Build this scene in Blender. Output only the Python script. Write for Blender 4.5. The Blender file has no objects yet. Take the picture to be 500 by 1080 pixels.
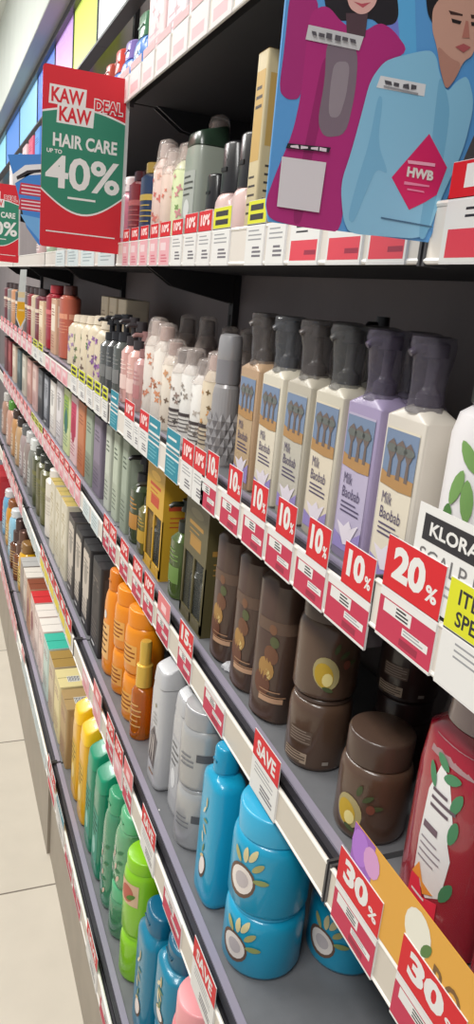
import bpy, math, random
from mathutils import Matrix, Vector, noise
random.seed(7)
K = 1.2                                   # one authored unit = 1.2 m
SC = bpy.context.scene
COL = SC.collection
pi = math.pi

# ------------------------------------------------------------------ materials
_mats = {}
def lin(c): c /= 255.0; return c/12.92 if c <= .04045 else ((c+.055)/1.055)**2.4
def m(rgb, rough=.45, metal=0., alpha=1., trans=0., coat=0., emit=0., bump=0., var=0., scale=60.):
    key = (rgb, rough, metal, alpha, trans, coat, emit, bump, var, scale)
    if key in _mats: return _mats[key]
    ma = bpy.data.materials.new('surface_%d' % len(_mats)); ma.use_nodes = True
    nt = ma.node_tree; b = nt.nodes['Principled BSDF']
    col = (lin(rgb[0]), lin(rgb[1]), lin(rgb[2]), 1)
    b.inputs['Base Color'].default_value = col
    b.inputs['Roughness'].default_value = rough
    b.inputs['Metallic'].default_value = metal
    b.inputs['Alpha'].default_value = alpha
    b.inputs['Transmission Weight'].default_value = trans
    b.inputs['Coat Weight'].default_value = coat
    if emit:
        b.inputs['Emission Color'].default_value = col
        b.inputs['Emission Strength'].default_value = emit
    if bump or var:
        tc = nt.nodes.new('ShaderNodeTexCoord'); nz = nt.nodes.new('ShaderNodeTexNoise')
        nz.inputs['Scale'].default_value = scale; nz.inputs['Detail'].default_value = 4
        nt.links.new(tc.outputs['Object'], nz.inputs['Vector'])
        if bump:
            bp = nt.nodes.new('ShaderNodeBump'); bp.inputs['Strength'].default_value = bump
            bp.inputs['Distance'].default_value = .004
            nt.links.new(nz.outputs['Fac'], bp.inputs['Height']); nt.links.new(bp.outputs['Normal'], b.inputs['Normal'])
        if var:
            rp = nt.nodes.new('ShaderNodeValToRGB')
            rp.color_ramp.elements[0].color = tuple(v*(1-var) for v in col[:3])+(1,)
            rp.color_ramp.elements[1].color = tuple(min(1, v*(1+var)) for v in col[:3])+(1,)
            rp.color_ramp.elements[0].position = .35; rp.color_ramp.elements[1].position = .65
            nt.links.new(nz.outputs['Fac'], rp.inputs['Fac']); nt.links.new(rp.outputs['Color'], b.inputs['Base Color'])
    _mats[key] = ma
    return ma
def pl(*rgb): return m(tuple(rgb), .32)                     # plastic
def pa(*rgb): return m(tuple(rgb), .55)                     # paper / print
def sat(*rgb): return m(tuple(rgb), .4, var=.06, scale=25)
WHITE = pa(224, 222, 218); INK = pa(40, 38, 42); RED = pa(208, 22, 34); GREY = pa(150, 150, 152)
PINKRED = pa(192, 46, 78); DKRED = pa(150, 30, 60); YEL = pa(214, 214, 30); TEAL = pa(28, 132, 152)

# ------------------------------------------------------------------ mesh builder
class MB:
    def __init__(s): s.v = []; s.f = []; s.mi = []; s.mats = []
    def _m(s, ma):
        if ma not in s.mats: s.mats.append(ma)
        return s.mats.index(ma)
    def add(s, verts, faces, ma):
        o = len(s.v); k = s._m(ma); s.v += [tuple(p) for p in verts]
        for f in faces: s.f.append(tuple(o+i for i in f)); s.mi.append(k)
        return s
    def box(s, x0, x1, y0, y1, z0, z1, ma):
        V = [(x, y, z) for x in (x0, x1) for y in (y0, y1) for z in (z0, z1)]
        return s.add(V, [(0, 1, 3, 2), (4, 6, 7, 5), (0, 4, 5, 1), (2, 3, 7, 6), (0, 2, 6, 4), (1, 5, 7, 3)], ma)
    def prism(s, poly, axis, t0, t1, ma):                    # polygon in the two other axes, extruded
        n = len(poly)
        def P(p, t):
            return {'x': (t, p[0], p[1]), 'y': (p[0], t, p[1]), 'z': (p[0], p[1], t)}[axis]
        V = [P(p, t0) for p in poly]+[P(p, t1) for p in poly]
        F = [tuple(range(n))[::-1], tuple(range(n, 2*n))]+[(i, (i+1) % n, n+(i+1) % n, n+i) for i in range(n)]
        return s.add(V, F, ma)
    def loft(s, secs, ma, N=28, cap=True, cx=0, cy=0, dis=0, seed=0):
        V = []; F = []
        for (z, a, b, n) in secs:
            for i in range(N):
                t = 2*pi*i/N; c, q = math.cos(t), math.sin(t)
                x = a*math.copysign(abs(c)**(2/n), c); y = b*math.copysign(abs(q)**(2/n), q)
                if dis:
                    d = 1+dis*noise.noise(Vector((c*2.6+seed, q*2.6, z*90)))
                    x *= d; y *= d
                V.append((cx+x, cy+y, z))
        for j in range(len(secs)-1):
            for i in range(N):
                F.append((j*N+i, j*N+(i+1) % N, (j+1)*N+(i+1) % N, (j+1)*N+i))
        if cap:
            F.append(tuple(range(N))[::-1]); F.append(tuple(range((len(secs)-1)*N, len(secs)*N)))
        return s.add(V, F, ma)
    def tube(s, pts, r, ma, N=10):
        V = []; F = []
        P = [Vector(p) for p in pts]
        for i, p in enumerate(P):
            d = (P[min(i+1, len(P)-1)]-P[max(i-1, 0)]).normalized()
            u = d.orthogonal().normalized(); w = d.cross(u)
            rr = r[i] if isinstance(r, (list, tuple)) else r
            for k in range(N): V.append(p+u*rr*math.cos(2*pi*k/N)+w*rr*math.sin(2*pi*k/N))
        for j in range(len(P)-1):
            for k in range(N): F.append((j*N+k, j*N+(k+1) % N, (j+1)*N+(k+1) % N, (j+1)*N+k))
        F.append(tuple(range(N))[::-1]); F.append(tuple(range((len(P)-1)*N, len(P)*N)))
        return s.add(V, F, ma)
    def mesh(s, name, ang=38):
        me = bpy.data.meshes.new(name)
        me.from_pydata([(x*K, y*K, z*K) for x, y, z in s.v], [], s.f)
        for ma in s.mats: me.materials.append(ma)
        me.polygons.foreach_set('material_index', s.mi)
        me.polygons.foreach_set('use_smooth', [True]*len(s.f))
        me.update(); me.set_sharp_from_angle(angle=math.radians(ang))
        return me

_txt = {}
def text_mesh(t, bold=.02):
    if (t, bold) in _txt: return _txt[(t, bold)]
    cu = bpy.data.curves.new('lettering', 'FONT'); cu.body = t; cu.resolution_u = 3; cu.offset = bold
    ob = bpy.data.objects.new('lettering', cu); COL.objects.link(ob)
    dg = bpy.context.evaluated_depsgraph_get(); ev = ob.evaluated_get(dg); me = ev.to_mesh()
    V = [(v.co.x, v.co.y) for v in me.vertices]; F = [tuple(p.vertices) for p in me.polygons]
    ev.to_mesh_clear(); bpy.data.objects.remove(ob); bpy.data.curves.remove(cu)
    x0 = min(v[0] for v in V); x1 = max(v[0] for v in V); y0 = min(v[1] for v in V); y1 = max(v[1] for v in V)
    V = [((x-x0)/(x1-x0), (y-y0)/(y1-y0)) for x, y in V]
    _txt[(t, bold)] = (V, F)
    return V, F

# mapping functions give f(u, z, off) -> point ; u runs to the viewer's right
def face_front(x): return lambda u, z, o: (x-o*.2, -u, z)                    # looking +x
def face_near(y): return lambda u, z, o: (u, y-o*.2, z)                      # looking +y
def sec_at(secs, z):
    for i in range(len(secs)-1):
        if secs[i][0] <= z <= secs[i+1][0]:
            t = (z-secs[i][0])/max(1e-9, secs[i+1][0]-secs[i][0])
            return [secs[i][k]*(1-t)+secs[i+1][k]*t for k in (1, 2, 3)]
    return secs[-1][1:] if z > secs[-1][0] else secs[0][1:]
def wrap(secs, R):                                                         # around a lofted body, u = arc length from the front
    def f(u, z, o):
        a, b, n = sec_at(secs, z); p = u/R; c, q = math.cos(p), math.sin(p)
        r = 1/((abs(c/a)**n+abs(q/b)**n)**(1/n))+o
        return (-r*c, -r*q, z)
    return f
def flat(secs):                                                            # front of a lofted box
    def f(u, z, o):
        a, b, n = sec_at(secs, z); k = min(.999, abs(u)/b)
        return (-a*(1-k**n)**(1/n)-o, -u, z)
    return f
def text(mb, f, t, u0, u1, z0, z1, ma, off=.0009, bold=.02, slant=0):
    V, F = text_mesh(t, bold)
    mb.add([f(u0+(u1-u0)*x+slant*y, z0+(z1-z0)*y, off) for x, y in V], F, ma)
def rect(mb, f, u0, u1, z0, z1, ma, off=.0005, nu=1, nz=1, sl=0):
    V = []; F = []
    for j in range(nz+1):
        for i in range(nu+1):
            V.append(f(u0+(u1-u0)*i/nu+sl*j/nz, z0+(z1-z0)*j/nz, off))
    for j in range(nz):
        for i in range(nu): k = j*(nu+1)+i; F.append((k, k+1, k+nu+2, k+nu+1))
    mb.add(V, F, ma)
def blob(mb, f, pts, ma, off=.0006, rings=3):
    n = len(pts); cu = sum(p[0] for p in pts)/n; cz = sum(p[1] for p in pts)/n
    V = [f(cu, cz, off)]; F = []
    for r in range(1, rings+1):
        t = r/rings; V += [f(cu+(p[0]-cu)*t, cz+(p[1]-cz)*t, off) for p in pts]
    for i in range(n): F.append((0, 1+i, 1+(i+1) % n))
    for r in range(rings-1):
        for i in range(n):
            a = 1+r*n; F.append((a+i, a+n+i, a+n+(i+1) % n, a+(i+1) % n))
    mb.add(V, F, ma)
def poly(mb, f, pts, ma, off):
    from mathutils.geometry import tessellate_polygon
    A = sum(pts[i][0]*pts[(i+1) % len(pts)][1]-pts[(i+1) % len(pts)][0]*pts[i][1] for i in range(len(pts)))
    if A < 0: pts = pts[::-1]
    F = []
    for a, b, c in tessellate_polygon([[Vector((p[0], p[1], 0)) for p in pts]]):
        d = (pts[b][0]-pts[a][0])*(pts[c][1]-pts[a][1])-(pts[c][0]-pts[a][0])*(pts[b][1]-pts[a][1])
        F.append((a, b, c) if d > 0 else (a, c, b))
    mb.add([f(p[0], p[1], off) for p in pts], F, ma)
def soft(pts, k=2):
    for _ in range(k):
        q = []
        for i in range(len(pts)):
            a, b = pts[i], pts[(i+1) % len(pts)]
            q += [(a[0]*.8+b[0]*.2, a[1]*.8+b[1]*.2), (a[0]*.2+b[0]*.8, a[1]*.2+b[1]*.8)]
        pts = q
    return pts
def ell(u, z, a, b, n=18, rot=0):
    o = []
    for i in range(n):
        x, y = a*math.cos(2*pi*i/n), b*math.sin(2*pi*i/n)
        o.append((u+x*math.cos(rot)-y*math.sin(rot), z+x*math.sin(rot)+y*math.cos(rot)))
    return o
def leaf(u, z, l, w, rot):
    o = []
    for i in range(12):
        t = i/6*pi; x = l/2*math.cos(t); y = w/2*math.sin(t)*abs(math.sin(t))**.3
        o.append((u+x*math.cos(rot)-y*math.sin(rot), z+x*math.sin(rot)+y*math.cos(rot)))
    return o
def lines(mb, f, u0, u1, z1, n, dz, ma, h=.0018, off=.0008, nu=1):
    for i in range(n): rect(mb, f, u0, u0+(u1-u0)*(1 if i % 3 else .8), z1-i*dz-h, z1-i*dz, ma, off, nu)

# ------------------------------------------------------------------ object helpers
def ob(name, me, parent=None, loc=None, label=None):
    o = bpy.data.objects.new(name, me); COL.objects.link(o)
    if parent: o.parent = parent
    if loc: o.location = Vector(loc)*K
    if label: o['label'] = label
    return o
def tag(o, label, cat, group=None):
    o['label'] = label; o['category'] = cat
    if group: o['group'] = group
    return o
def thing(name, label, cat, loc, parts, group=None, rz=0):
    """parts: [(name, mesh, index of parent part or None)] ; one part -> one mesh object"""
    if len(parts) == 1:
        r = ob(name, parts[0][1], None, loc)
    else:
        r = ob(name, None, None, loc); made = []
        for (n, me, pi_) in parts: made.append(ob(n, me, r if pi_ is None else made[pi_]))
    r.rotation_euler.z = rz
    return tag(r, label, cat, group)
def struct(name, mb, loc=None):
    o = ob(name, mb.mesh(name), None, loc); o['kind'] = 'structure'; return o

# ------------------------------------------------------------------ place: levels
CZ = 1.2761
DFR = [.3214, .3214, .3214, .3214, .2694, .2231]                # rail front of each level, top to bottom
ZB = [1.5843, 1.3100, 1.0108, .7565, .5018, .2047]              # bottom of each rail
RH = .042; BACK = .575
BAYS = [-.522, .478, 1.478, 2.478, 3.478, 4.478]
def XF(l): return DFR[l]+.033
def DECK(l, bay=1): return ZB[l]+.0365+(.022 if (l == 2 and bay == 0) else 0)

# setting -------------------------------------------------
def floor_mat():
    ma = bpy.data.materials.new('floor_tile'); ma.use_nodes = True; nt = ma.node_tree; b = nt.nodes['Principled BSDF']
    tc = nt.nodes.new('ShaderNodeTexCoord'); mp = nt.nodes.new('ShaderNodeMapping'); br = nt.nodes.new('ShaderNodeTexBrick')
    mp.inputs['Location'].default_value = (.25*K, -.24*K, 0)
    br.offset = 0; br.inputs['Scale'].default_value = 1
    br.inputs['Brick Width'].default_value = 1.14*K; br.inputs['Row Height'].default_value = .572*K
    br.inputs['Mortar Size'].default_value = .0022*K; br.inputs['Mortar Smooth'].default_value = .1
    br.inputs['Color1'].default_value = (lin(214), lin(205), lin(190), 1); br.inputs['Color2'].default_value = (lin(209), lin(200), lin(184), 1)
    br.inputs['Mortar'].default_value = (lin(120), lin(110), lin(98), 1)
    nz = nt.nodes.new('ShaderNodeTexNoise'); nz.inputs['Scale'].default_value = 9; nz.inputs['Detail'].default_value = 6
    mx = nt.nodes.new('ShaderNodeMixRGB'); mx.blend_type = 'MULTIPLY'; mx.inputs['Fac'].default_value = .16
    nt.links.new(tc.outputs['Object'], mp.inputs['Vector']); nt.links.new(mp.outputs['Vector'], br.inputs['Vector'])
    nt.links.new(tc.outputs['Object'], nz.inputs['Vector'])
    nt.links.new(br.outputs['Color'], mx.inputs['Color1']); nt.links.new(nz.outputs['Fac'], mx.inputs['Color2'])
    nt.links.new(mx.outputs['Color'], b.inputs['Base Color']); b.inputs['Roughness'].default_value = .35
    return ma
struct('floor', MB().box(-3, .9, -1.5, 9, -.05, 0, floor_mat()))
struct('ceiling', MB().box(-3, .9, -1.5, 9, 2.75, 2.8, m((232, 236, 230), .7, var=.02, scale=3)))
struct('wall_right', MB().box(BACK, BACK+.06, -1.5, 9, 0, 2.75, m((136, 126, 126), .6, var=.06, scale=4)))
bk = MB(); bk.box(.4157, BACK-.002, -1.5, 9, 2.252, 2.748, m((226, 232, 224), .6, var=.03, scale=5))
bk.box(.417, BACK-.002, -1.5, 9, 2.247, 2.2525, m((168, 168, 164), .42))
struct('trim_1', bk)

# gondola base: one kick plate per bay
KM = m((158, 147, 132), .5, var=.05, scale=12)
for i in range(5):
    y0, y1 = BAYS[i]+.003, BAYS[i+1]-.003
    mb = MB(); mb.box(.2265+(.006 if i == 1 else 0), .245, y0, y1, .0, ZB[5]-.001, KM)
    mb.box(.2455, BACK-.003, y0, y1, .19, ZB[5]-.002, m((60, 60, 62), .6))
    w = ['nearest', 'second', 'third', 'fourth', 'farthest'][i]
    thing('kick_plate', 'taupe metal kick plate on the floor under the %s bay of shelving' % w, 'kick plate', (0, 0, 0),
          [('kick_plate', mb.mesh('kick_plate'), None)], 'kick plates under the shelving')
# upright posts at the bay joints
UM = m((34, 33, 36), .5)
for i, y in enumerate(BAYS):
    mb = MB(); mb.box(BACK-.014, BACK-.001, y-.012, y+.012, .0, 2.24, UM)
    for k in range(40): mb.box(BACK-.0145, BACK-.0138, y-.004, y+.004, .25+k*.048, .28+k*.048, m((12, 12, 13), .8))
    thing('shelf_upright', 'dark slotted upright post against the back panel at the %s shelf joint' % ['nearest', 'second', 'third', 'fourth', 'fifth', 'farthest'][i],
          'upright', (0, 0, 0), [('shelf_upright', mb.mesh('shelf_upright'), None)], 'uprights between the shelf bays')

RAILW = m((222, 214, 204), .35); RAILB = m((205, 196, 182), .4); RAILC = m((206, 214, 214), .2, coat=.4)
LIP = m((150, 144, 160), .4); GROOVE = m((52, 50, 56), .5); DECKM = m((112, 113, 116), .5, var=.05, scale=30); UNDER_SHADE = m((46, 46, 50), .6)  # deck underside: shadow below the shelf put into its dark grey
LEVW = ['top', 'eye level', 'third', 'fourth', 'fifth', 'bottom']; BAYW = ['nearest', 'second', 'third', 'fourth', 'farthest']
def shelf(l, i):
    y0, y1 = BAYS[i]+.0035, BAYS[i+1]-.0035
    D = DFR[l]; zb = ZB[l]+(.022 if (l == 2 and i == 0) else 0); zt = zb+.0365
    dk = MB(); dk.box(D+.026, BACK-.016, y0, y1, zt-.012, zt, DECKM); dk.box(D+.02, BACK-.016, y0+.001, y1-.001, zt-.03, zt-.012, UNDER_SHADE)
    rl = MB(); face = RAILB if (l >= 3 and i <= 1) else (RAILC if l == 5 else RAILW)
    rl.box(D+.0008, D+.004, y0, y1, zb+.003, zb+.038, face)
    rl.tube([(D+.002, y0, zb+.0025), (D+.002, y1, zb+.0025)], .0024, m((238, 234, 228), .3), 8)
    rl.tube([(D+.002, y0, zb+.0395), (D+.002, y1, zb+.0395)], .0024, m((238, 232, 222), .3), 8)
    rl.box(D+.004, D+.012, y0, y1, zb+.02, zb+.030, GROOVE)
    lp = MB(); lp.box(D+.011, D+.018, y0, y1, zb+.02, zb+.037, GROOVE); lp.box(D+.018, D+.0275, y0, y1, zb+.02, zb+.0395, LIP)
    ecs = []
    for (a, b) in ((y0-.002, y0+.001), (y1-.001, y1+.002)): ecs.append(MB().box(D, D+.02, a, b, zb-.001, zb+.043, m((70, 68, 70), .4)))
    br = []
    for y in (y0+.008, y1-.008):
        q = MB(); q.prism([(D+.06, zt-.03), (D+.11, zt-.062), (BACK-.016, zt-.085), (BACK-.016, zt-.03)], 'y', y-.003, y+.003, m((30, 29, 32), .5)); br.append(q)
    parts = [('deck', dk.mesh('deck'), None), ('price_rail', rl.mesh('price_rail'), None), ('front_lip', lp.mesh('front_lip'), None),
             ('end_cap', ecs[0].mesh('end_cap'), 1), ('end_cap', ecs[1].mesh('end_cap'), 1)]
    if l < 5: parts += [('bracket', q.mesh('bracket'), None) for q in br]
    nm = {0: 'topmost', 1: 'second from top', 2: 'third from top', 3: 'fourth from top', 4: 'second from bottom', 5: 'bottom'}[l]
    thing('store_shelf', '%s grey metal shelf with price rail in the %s bay' % (nm, BAYW[i]), 'shelf', (0, 0, 0), parts, 'shelves of the hair care aisle')
for l in range(6):
    for i in range(5): shelf(l, i)

# backlit header panels above the shelving
HP = [('white', (236, 240, 236), 1.78, 2.72, .75), ('yellow green', (206, 224, 92), 2.72, 3.19, .75), ('violet pink', (196, 150, 222), 3.19, 3.66, .7), ('royal blue', (72, 118, 214), 3.66, 4.25, .6),
      ('pale sky blue', (140, 200, 238), 4.25, 5.1, .6), ('deep blue', (84, 140, 220), 5.1, 6.0, .6), ('light cyan', (150, 215, 240), 6.0, 7.2, .6)]
for n, c, y0, y1, e in HP:
    mb = MB(); mb.box(.502, .53, y0+.006, y1-.006, 2.008, 2.220, m(c, .3, emit=e*.75))
    fr = MB(); fm = m((52, 56, 62), .35)
    fr.box(.496, .535, y0+.001, y1-.001, 2.0, 2.008, fm); fr.box(.484, .535, y0+.001, y1-.001, 2.218, 2.2465, fm)
    fr.box(.498, .535, y0+.001, y0+.006, 2.008, 2.236, fm); fr.box(.498, .535, y1-.006, y1-.001, 2.008, 2.236, fm)
    thing('header_panel', '%s backlit header panel above the top shelf' % n, 'sign panel', (0, 0, 0), [('light_face', mb.mesh('light_face'), None), ('frame', fr.mesh('frame'), None)], 'header light panels')

# ------------------------------------------------------------------ products: each kind returns parts
_cache = {}
def kind(fn):
    def g(*a):
        k = (fn.__name__,)+a
        if k not in _cache: _cache[k] = fn(*a)
        return _cache[k]
    return g
def rbox(h, a, b, n=9, e=.003): return [(0, a-e, b-e, n), (e*.6, a-e*.3, b-e*.3, n), (e*1.4, a, b, n), (h-e*1.4, a, b, n), (h-e*.5, a-e*.35, b-e*.35, n), (h, a-e*1.2, b-e*1.2, n)]

@kind
def lotion(body, tint, paper):
    B = pl(*body); secs = [(0, .016, .026, 10), (.003, .0178, .0285, 12), (.1465, .018, .029, 14), (.1475, .0176, .0284, 12), (.1545, .0145, .0185, 3), (.1575, .0125, .0140, 2)]
    mb = MB(); mb.loft(secs, B, 36); f = flat(secs)
    W = .0235
    rect(mb, f, -W, W, .010, .138, pa(*paper), .0003)
    rect(mb, f, -W, W, .092, .136, pa(118, 136, 164), .0006)                   # picture: sky
    blob(mb, f, [(-W, .094), (-W, .101), (-.012, .098), (.004, .1), (W, .099), (W, .088), (.004, .087), (-W, .089)], pa(176, 134, 84), .0008)
    TR = pa(112, 98, 92)
    for u, s in ((-.012, 1), (.001, 1.15), (.013, .95)):                       # baobab trees
        blob(mb, f, [(u-.0026*s, .096), (u-.0018*s, .112), (u-.006*s, .118), (u-.007*s, .124), (u, .126+.003*s), (u+.007*s, .123), (u+.005*s, .117), (u+.0018*s, .112), (u+.0028*s, .096)], TR, .0010)
        blob(mb, f, ell(u, .121, .0082*s, .0035, 12), pa(104, 108, 104), .0012)
    INKV = pa(84, 74, 104)
    text(mb, f, 'Milk', -.017, -.002, .073, .083, INKV, .0008, 0.0); text(mb, f, 'Baobab', -.017, .014, .060, .070, INKV, .0008, 0.0)
    lines(mb, f, -.017, .016, .056, 3, .0042, INKV, .0014)
    blob(mb, f, [(-W, .010), (-W, .026), (-.010, .018), (0, .014), (.01, .020), (W, .034), (W, .010)], pa(150, 136, 190), .0007)
    blob(mb, f, [(-.019, .036), (-.004, .016), (.006, .018), (.019, .040), (.008, .034), (.002, .040), (-.006, .033)], pa(226, 218, 226), .0009)
    pm = MB(); T = m(tint, .25)
    pm.loft([(.158, .0105, .0105, 2), (.168, .0105, .0105, 2), (.169, .0085, .0085, 2), (.174, .005, .005, 2), (.196, .005, .005, 2), (.197, .011, .011, 2), (.207, .011, .011, 2), (.209, .009, .009, 2)], T, 20)
    sp = MB(); sp.tube([(-.004, 0, .2025), (-.016, .002, .203), (-.022, .003, .199)], [.0045, .004, .003], T)
    wr = MB(); wr.loft([(.153, .0155, .018, 2), (.160, .0142, .0152, 2), (.172, .0138, .0142, 2), (.184, .0150, .0150, 2), (.196, .0172, .0158, 2), (.206, .0195, .0165, 2), (.2125, .0185, .0155, 2), (.214, .012, .010, 2)],
                       m(tuple(int(v*.8+24) for v in tint), .14, alpha=.55, coat=.8, bump=1., scale=110), 28, True, -.002, 0, .13, body[0])
    return [('bottle_body', mb.mesh('bottle_body'), None), ('pump', pm.mesh('pump'), None), ('spout', sp.mesh('spout'), 1), ('shrink_wrap', wr.mesh('shrink_wrap', 60), None)]

@kind
def facet_bottle():
    secs = [(0, .0195, .0195, 2), (.003, .0205, .0205, 2), (.012, .0205, .0205, 2)]
    mb = MB(); G = m((170, 166, 166), .3, metal=.25)
    mb.loft(secs+[(.098, .019, .019, 2), (.108, .0175, .0175, 2), (.113, .0155, .0155, 2)], G, 28)
    n = 12                                                                      # raised pyramids round the lower body
    for row in range(5):
        z = .018+row*.0115
        for i in range(n):
            t = 2*pi*(i+.5*(row % 2))/n; r0 = .0208; d = pi/n
            c = lambda a, zz, rr: (-rr*math.cos(a), -rr*math.sin(a), zz)
            mb.add([c(t-d, z, r0), c(t, z-.011, r0), c(t+d, z, r0), c(t, z+.011, r0), c(t, z, r0+.0042)], [(0, 1, 4), (1, 2, 4), (2, 3, 4), (3, 0, 4)], G)
    cp = MB(); cp.loft([(.113, .0155, .0155, 2), (.114, .0168, .0168, 2), (.146, .0168, .0168, 2)], m((150, 147, 150), .3, metal=.3), 28); 
    tp = MB(); tp.loft([(.146, .0162, .0162, 2), (.1475, .0168, .0168, 2), (.172, .0160, .0160, 2), (.178, .0145, .0145, 2), (.18, .009, .009, 2)], m((172, 170, 172), .3, metal=.3), 28)
    return [('bottle_body', mb.mesh('bottle_body', 12), None), ('collar', cp.mesh('collar'), None), ('cap', tp.mesh('cap'), 1)]

@kind
def floral(body, fl1, fl2, h, r, capc, crumple, dark):
    secs = [(0, r*.88, r*.88, 2.2), (.004, r, r, 2.2), (h*.72, r*.95, r*.95, 2.2), (h*.8, r*.72, r*.72, 2), (h*.84, r*.5, r*.5, 2)]
    mb = MB(); mb.loft(secs, pl(*body), 24); f = wrap(secs, r); rnd = random.Random(h*1000+body[2]+fl1[0])
    for k in range(15):
        u = rnd.uniform(-.6, 1.9)*r; z = rnd.uniform(.1, .68)*h; s = rnd.uniform(.10, .2)*r*1.3; c = fl1 if k % 3 else fl2
        for q in range(4):
            blob(mb, f, leaf(u+s*.55*math.cos(q*1.57+k), z+s*.55*math.sin(q*1.57+k), s*1.2, s*.65, q*1.57+k), pa(*c), .0006+.0001*(k % 3), 1)
    if dark:
        rect(mb, f, -.4*r, 1.5*r, h*.30, h*.335, pa(70, 60, 60), .001, 8); lines(mb, f, -.2*r, 1.3*r, h*.27, 4, .006, pa(90, 84, 84), .0016, .001, 6)
    cp = MB(); cp.loft([(h*.84, r*.55, r*.55, 2), (h*.845, r*.6, r*.6, 2), (h*.97, r*.52, r*.52, 2), (h*.98, r*.4, r*.4, 2)], m(capc, .3), 20)
    out = [('bottle_body', mb.mesh('bottle_body'), None), ('cap', cp.mesh('cap'), None)]
    if crumple:
        wr = MB(); wr.loft([(h*.74, r*.98, r*.98, 2), (h*.81, r*.84, r*.84, 2), (h*.88, r*.72, r*.72, 2), (h*.95, r*.72, r*.72, 2), (h*1.0, r*.62, r*.7, 2), (h*1.02, r*.3, r*.5, 2)],
                           m((228, 214, 206), .12, alpha=.34, coat=.8, bump=1., scale=120), 24, True, 0, 0, .22, fl1[1])
        out.append(('shrink_wrap', wr.mesh('shrink_wrap', 60), None))
    return out

@kind
def tube(body, band, capc, h, a, b, print_, inv):
    """squeeze tube: flat crimp at one end, cap at the other; inv = standing on its cap"""
    c0 = .022 if inv else 0
    if inv: secs = [(c0, a, b*.96, 2), (h*.35, a*.95, b, 2), (h*.7, a*.6, b*1.03, 2), (h*.96, a*.14, b*1.06, 2.4), (h, a*.1, b*1.06, 2.4)]
    else: secs = [(0, a*.8, b*.9, 2.4), (.005, a, b, 2.4), (h*.82, a, b, 2.4), (h*.86, a*.75, b*.7, 2), (h*.87, a*.5, b*.45, 2)]
    mb = MB(); mb.loft(secs, m(body, .3, coat=.2), 26); f = wrap(secs, b)
    rect(mb, f, -.5*b, 1.7*b, h*.55, h*.62, pa(*band), .0006, 8)
    if print_ == 'coco':
        for (u, z, c, s) in ((.3, .33, (166, 126, 70), .42), (.5, .42, (112, 74, 52), .34), (.15, .24, (104, 64, 46), .46), (.36, .30, (206, 184, 120), .22), (.62, .5, (88, 92, 58), .2), (.5, .57, (120, 82, 58), .18), (.1, .2, (176, 140, 90), .2)):
            blob(mb, f, ell(u*b, z*h, s*b, s*b*1.15, 14, .5), pa(*c), .0007+.0002*s)
        rect(mb, f, .1*b, 1.2*b, h*.14, h*.17, pa(190, 150, 120), .0012, 6); lines(mb, f, .1*b, 1.3*b, h*.21, 2, .006, pa(170, 130, 100), .0014, .0013, 6)
    else:
        lines(mb, f, -.1*b, 1.4*b, h*.5, 4, .009, pa(*band), .002, .0007, 6)
    cp = MB()
    if inv: cp.loft([(0, a*.9, b*.78, 2), (.002, a*.95, b*.82, 2), (c0, a*.95, b*.86, 2)], m(capc, .3), 24)
    else: cp.loft([(h*.87, a*.62, b*.55, 2), (h*.875, a*.68, b*.6, 2), (h*.99, a*.66, b*.58, 2), (h, a*.58, b*.5, 2)], m(capc, .28), 24)
    return [('tube_body', mb.mesh('tube_body'), None), ('cap', cp.mesh('cap'), None)]

@kind
def carton(body, h, a, b, panel, accent, top, style):
    mb = MB(); mb.loft([(0, a-.0008, b-.0008, 14), (.001, a, b, 14), (h-.001, a, b, 14), (h, a-.0008, b-.0008, 14)], m(body, .5), 32)
    f = face_front(-a); g = face_near(-b)
    rect(mb, f, -b*.8, b*.8, h*.42, h*.9, pa(*panel), .0004); rect(mb, g, -a*.75, a*.75, h*.5, h*.88, pa(*panel), .0004)
    text_c = pa(*accent)
    lines(mb, f, -b*.6, b*.55, h*.82, 3, h*.05, text_c, h*.018, .0008); lines(mb, f, -b*.7, b*.6, h*.34, 5, h*.05, text_c, h*.012, .0008)
    lines(mb, g, -a*.6, a*.6, h*.4, 6, h*.045, text_c, h*.012, .0008)
    if style == 'flower':
        for k in range(7):
            z = h*(.35+.08*k); u = b*(.35*math.sin(k*2.1))
            for q in range(4): blob(mb, f, leaf(u+.005*math.cos(q*1.57), z+.005*math.sin(q*1.57), .010, .005, q*1.57), text_c, .0010, 1)
    if style == 'model':                                                       # pale photo strip down the front
        rect(mb, f, -b*.7, b*.5, h*.15, h*.92, pa(*panel), .0006); blob(mb, f, ell(-b*.05, h*.66, b*.42, h*.13, 16), pa(*[int(v*.78) for v in panel]), .0009)
        rect(mb, f, -b*.55, b*.15, h*.06, h*.085, WHITE, .0008)
    if style == 'swatch':
        blob(mb, f, ell(0, h*.5, b*.6, h*.2, 16), text_c, .0009); blob(mb, g, ell(0, h*.66, a*.6, h*.16, 16), text_c, .0009)
    # flaps on top
    V = [(-a*.98, -b*.98, h+.0004), (a*.98, -b*.98, h+.0004), (a*.98, b*.98, h+.0004), (-a*.98, b*.98, h+.0004)]
    mb.add(V, [(0, 1, 2, 3)], m(top, .5))
    mb.box(-a*.97, a*.97, -.0006, .0006, h+.0004, h+.0010, m(tuple(int(v*.7) for v in top), .6))
    if style == 'barcode':
        mb.box(-a*.4, a*.4, -b*.5, b*.1, h+.0004, h+.0009, WHITE)
        for k in range(9): mb.box(-a*.36+k*a*.085, -a*.33+k*a*.085+.0005*(k % 2), -b*.45, b*.05, h+.0009, h+.0012, INK)
    return [('carton', mb.mesh('carton', 25), None)]

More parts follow.
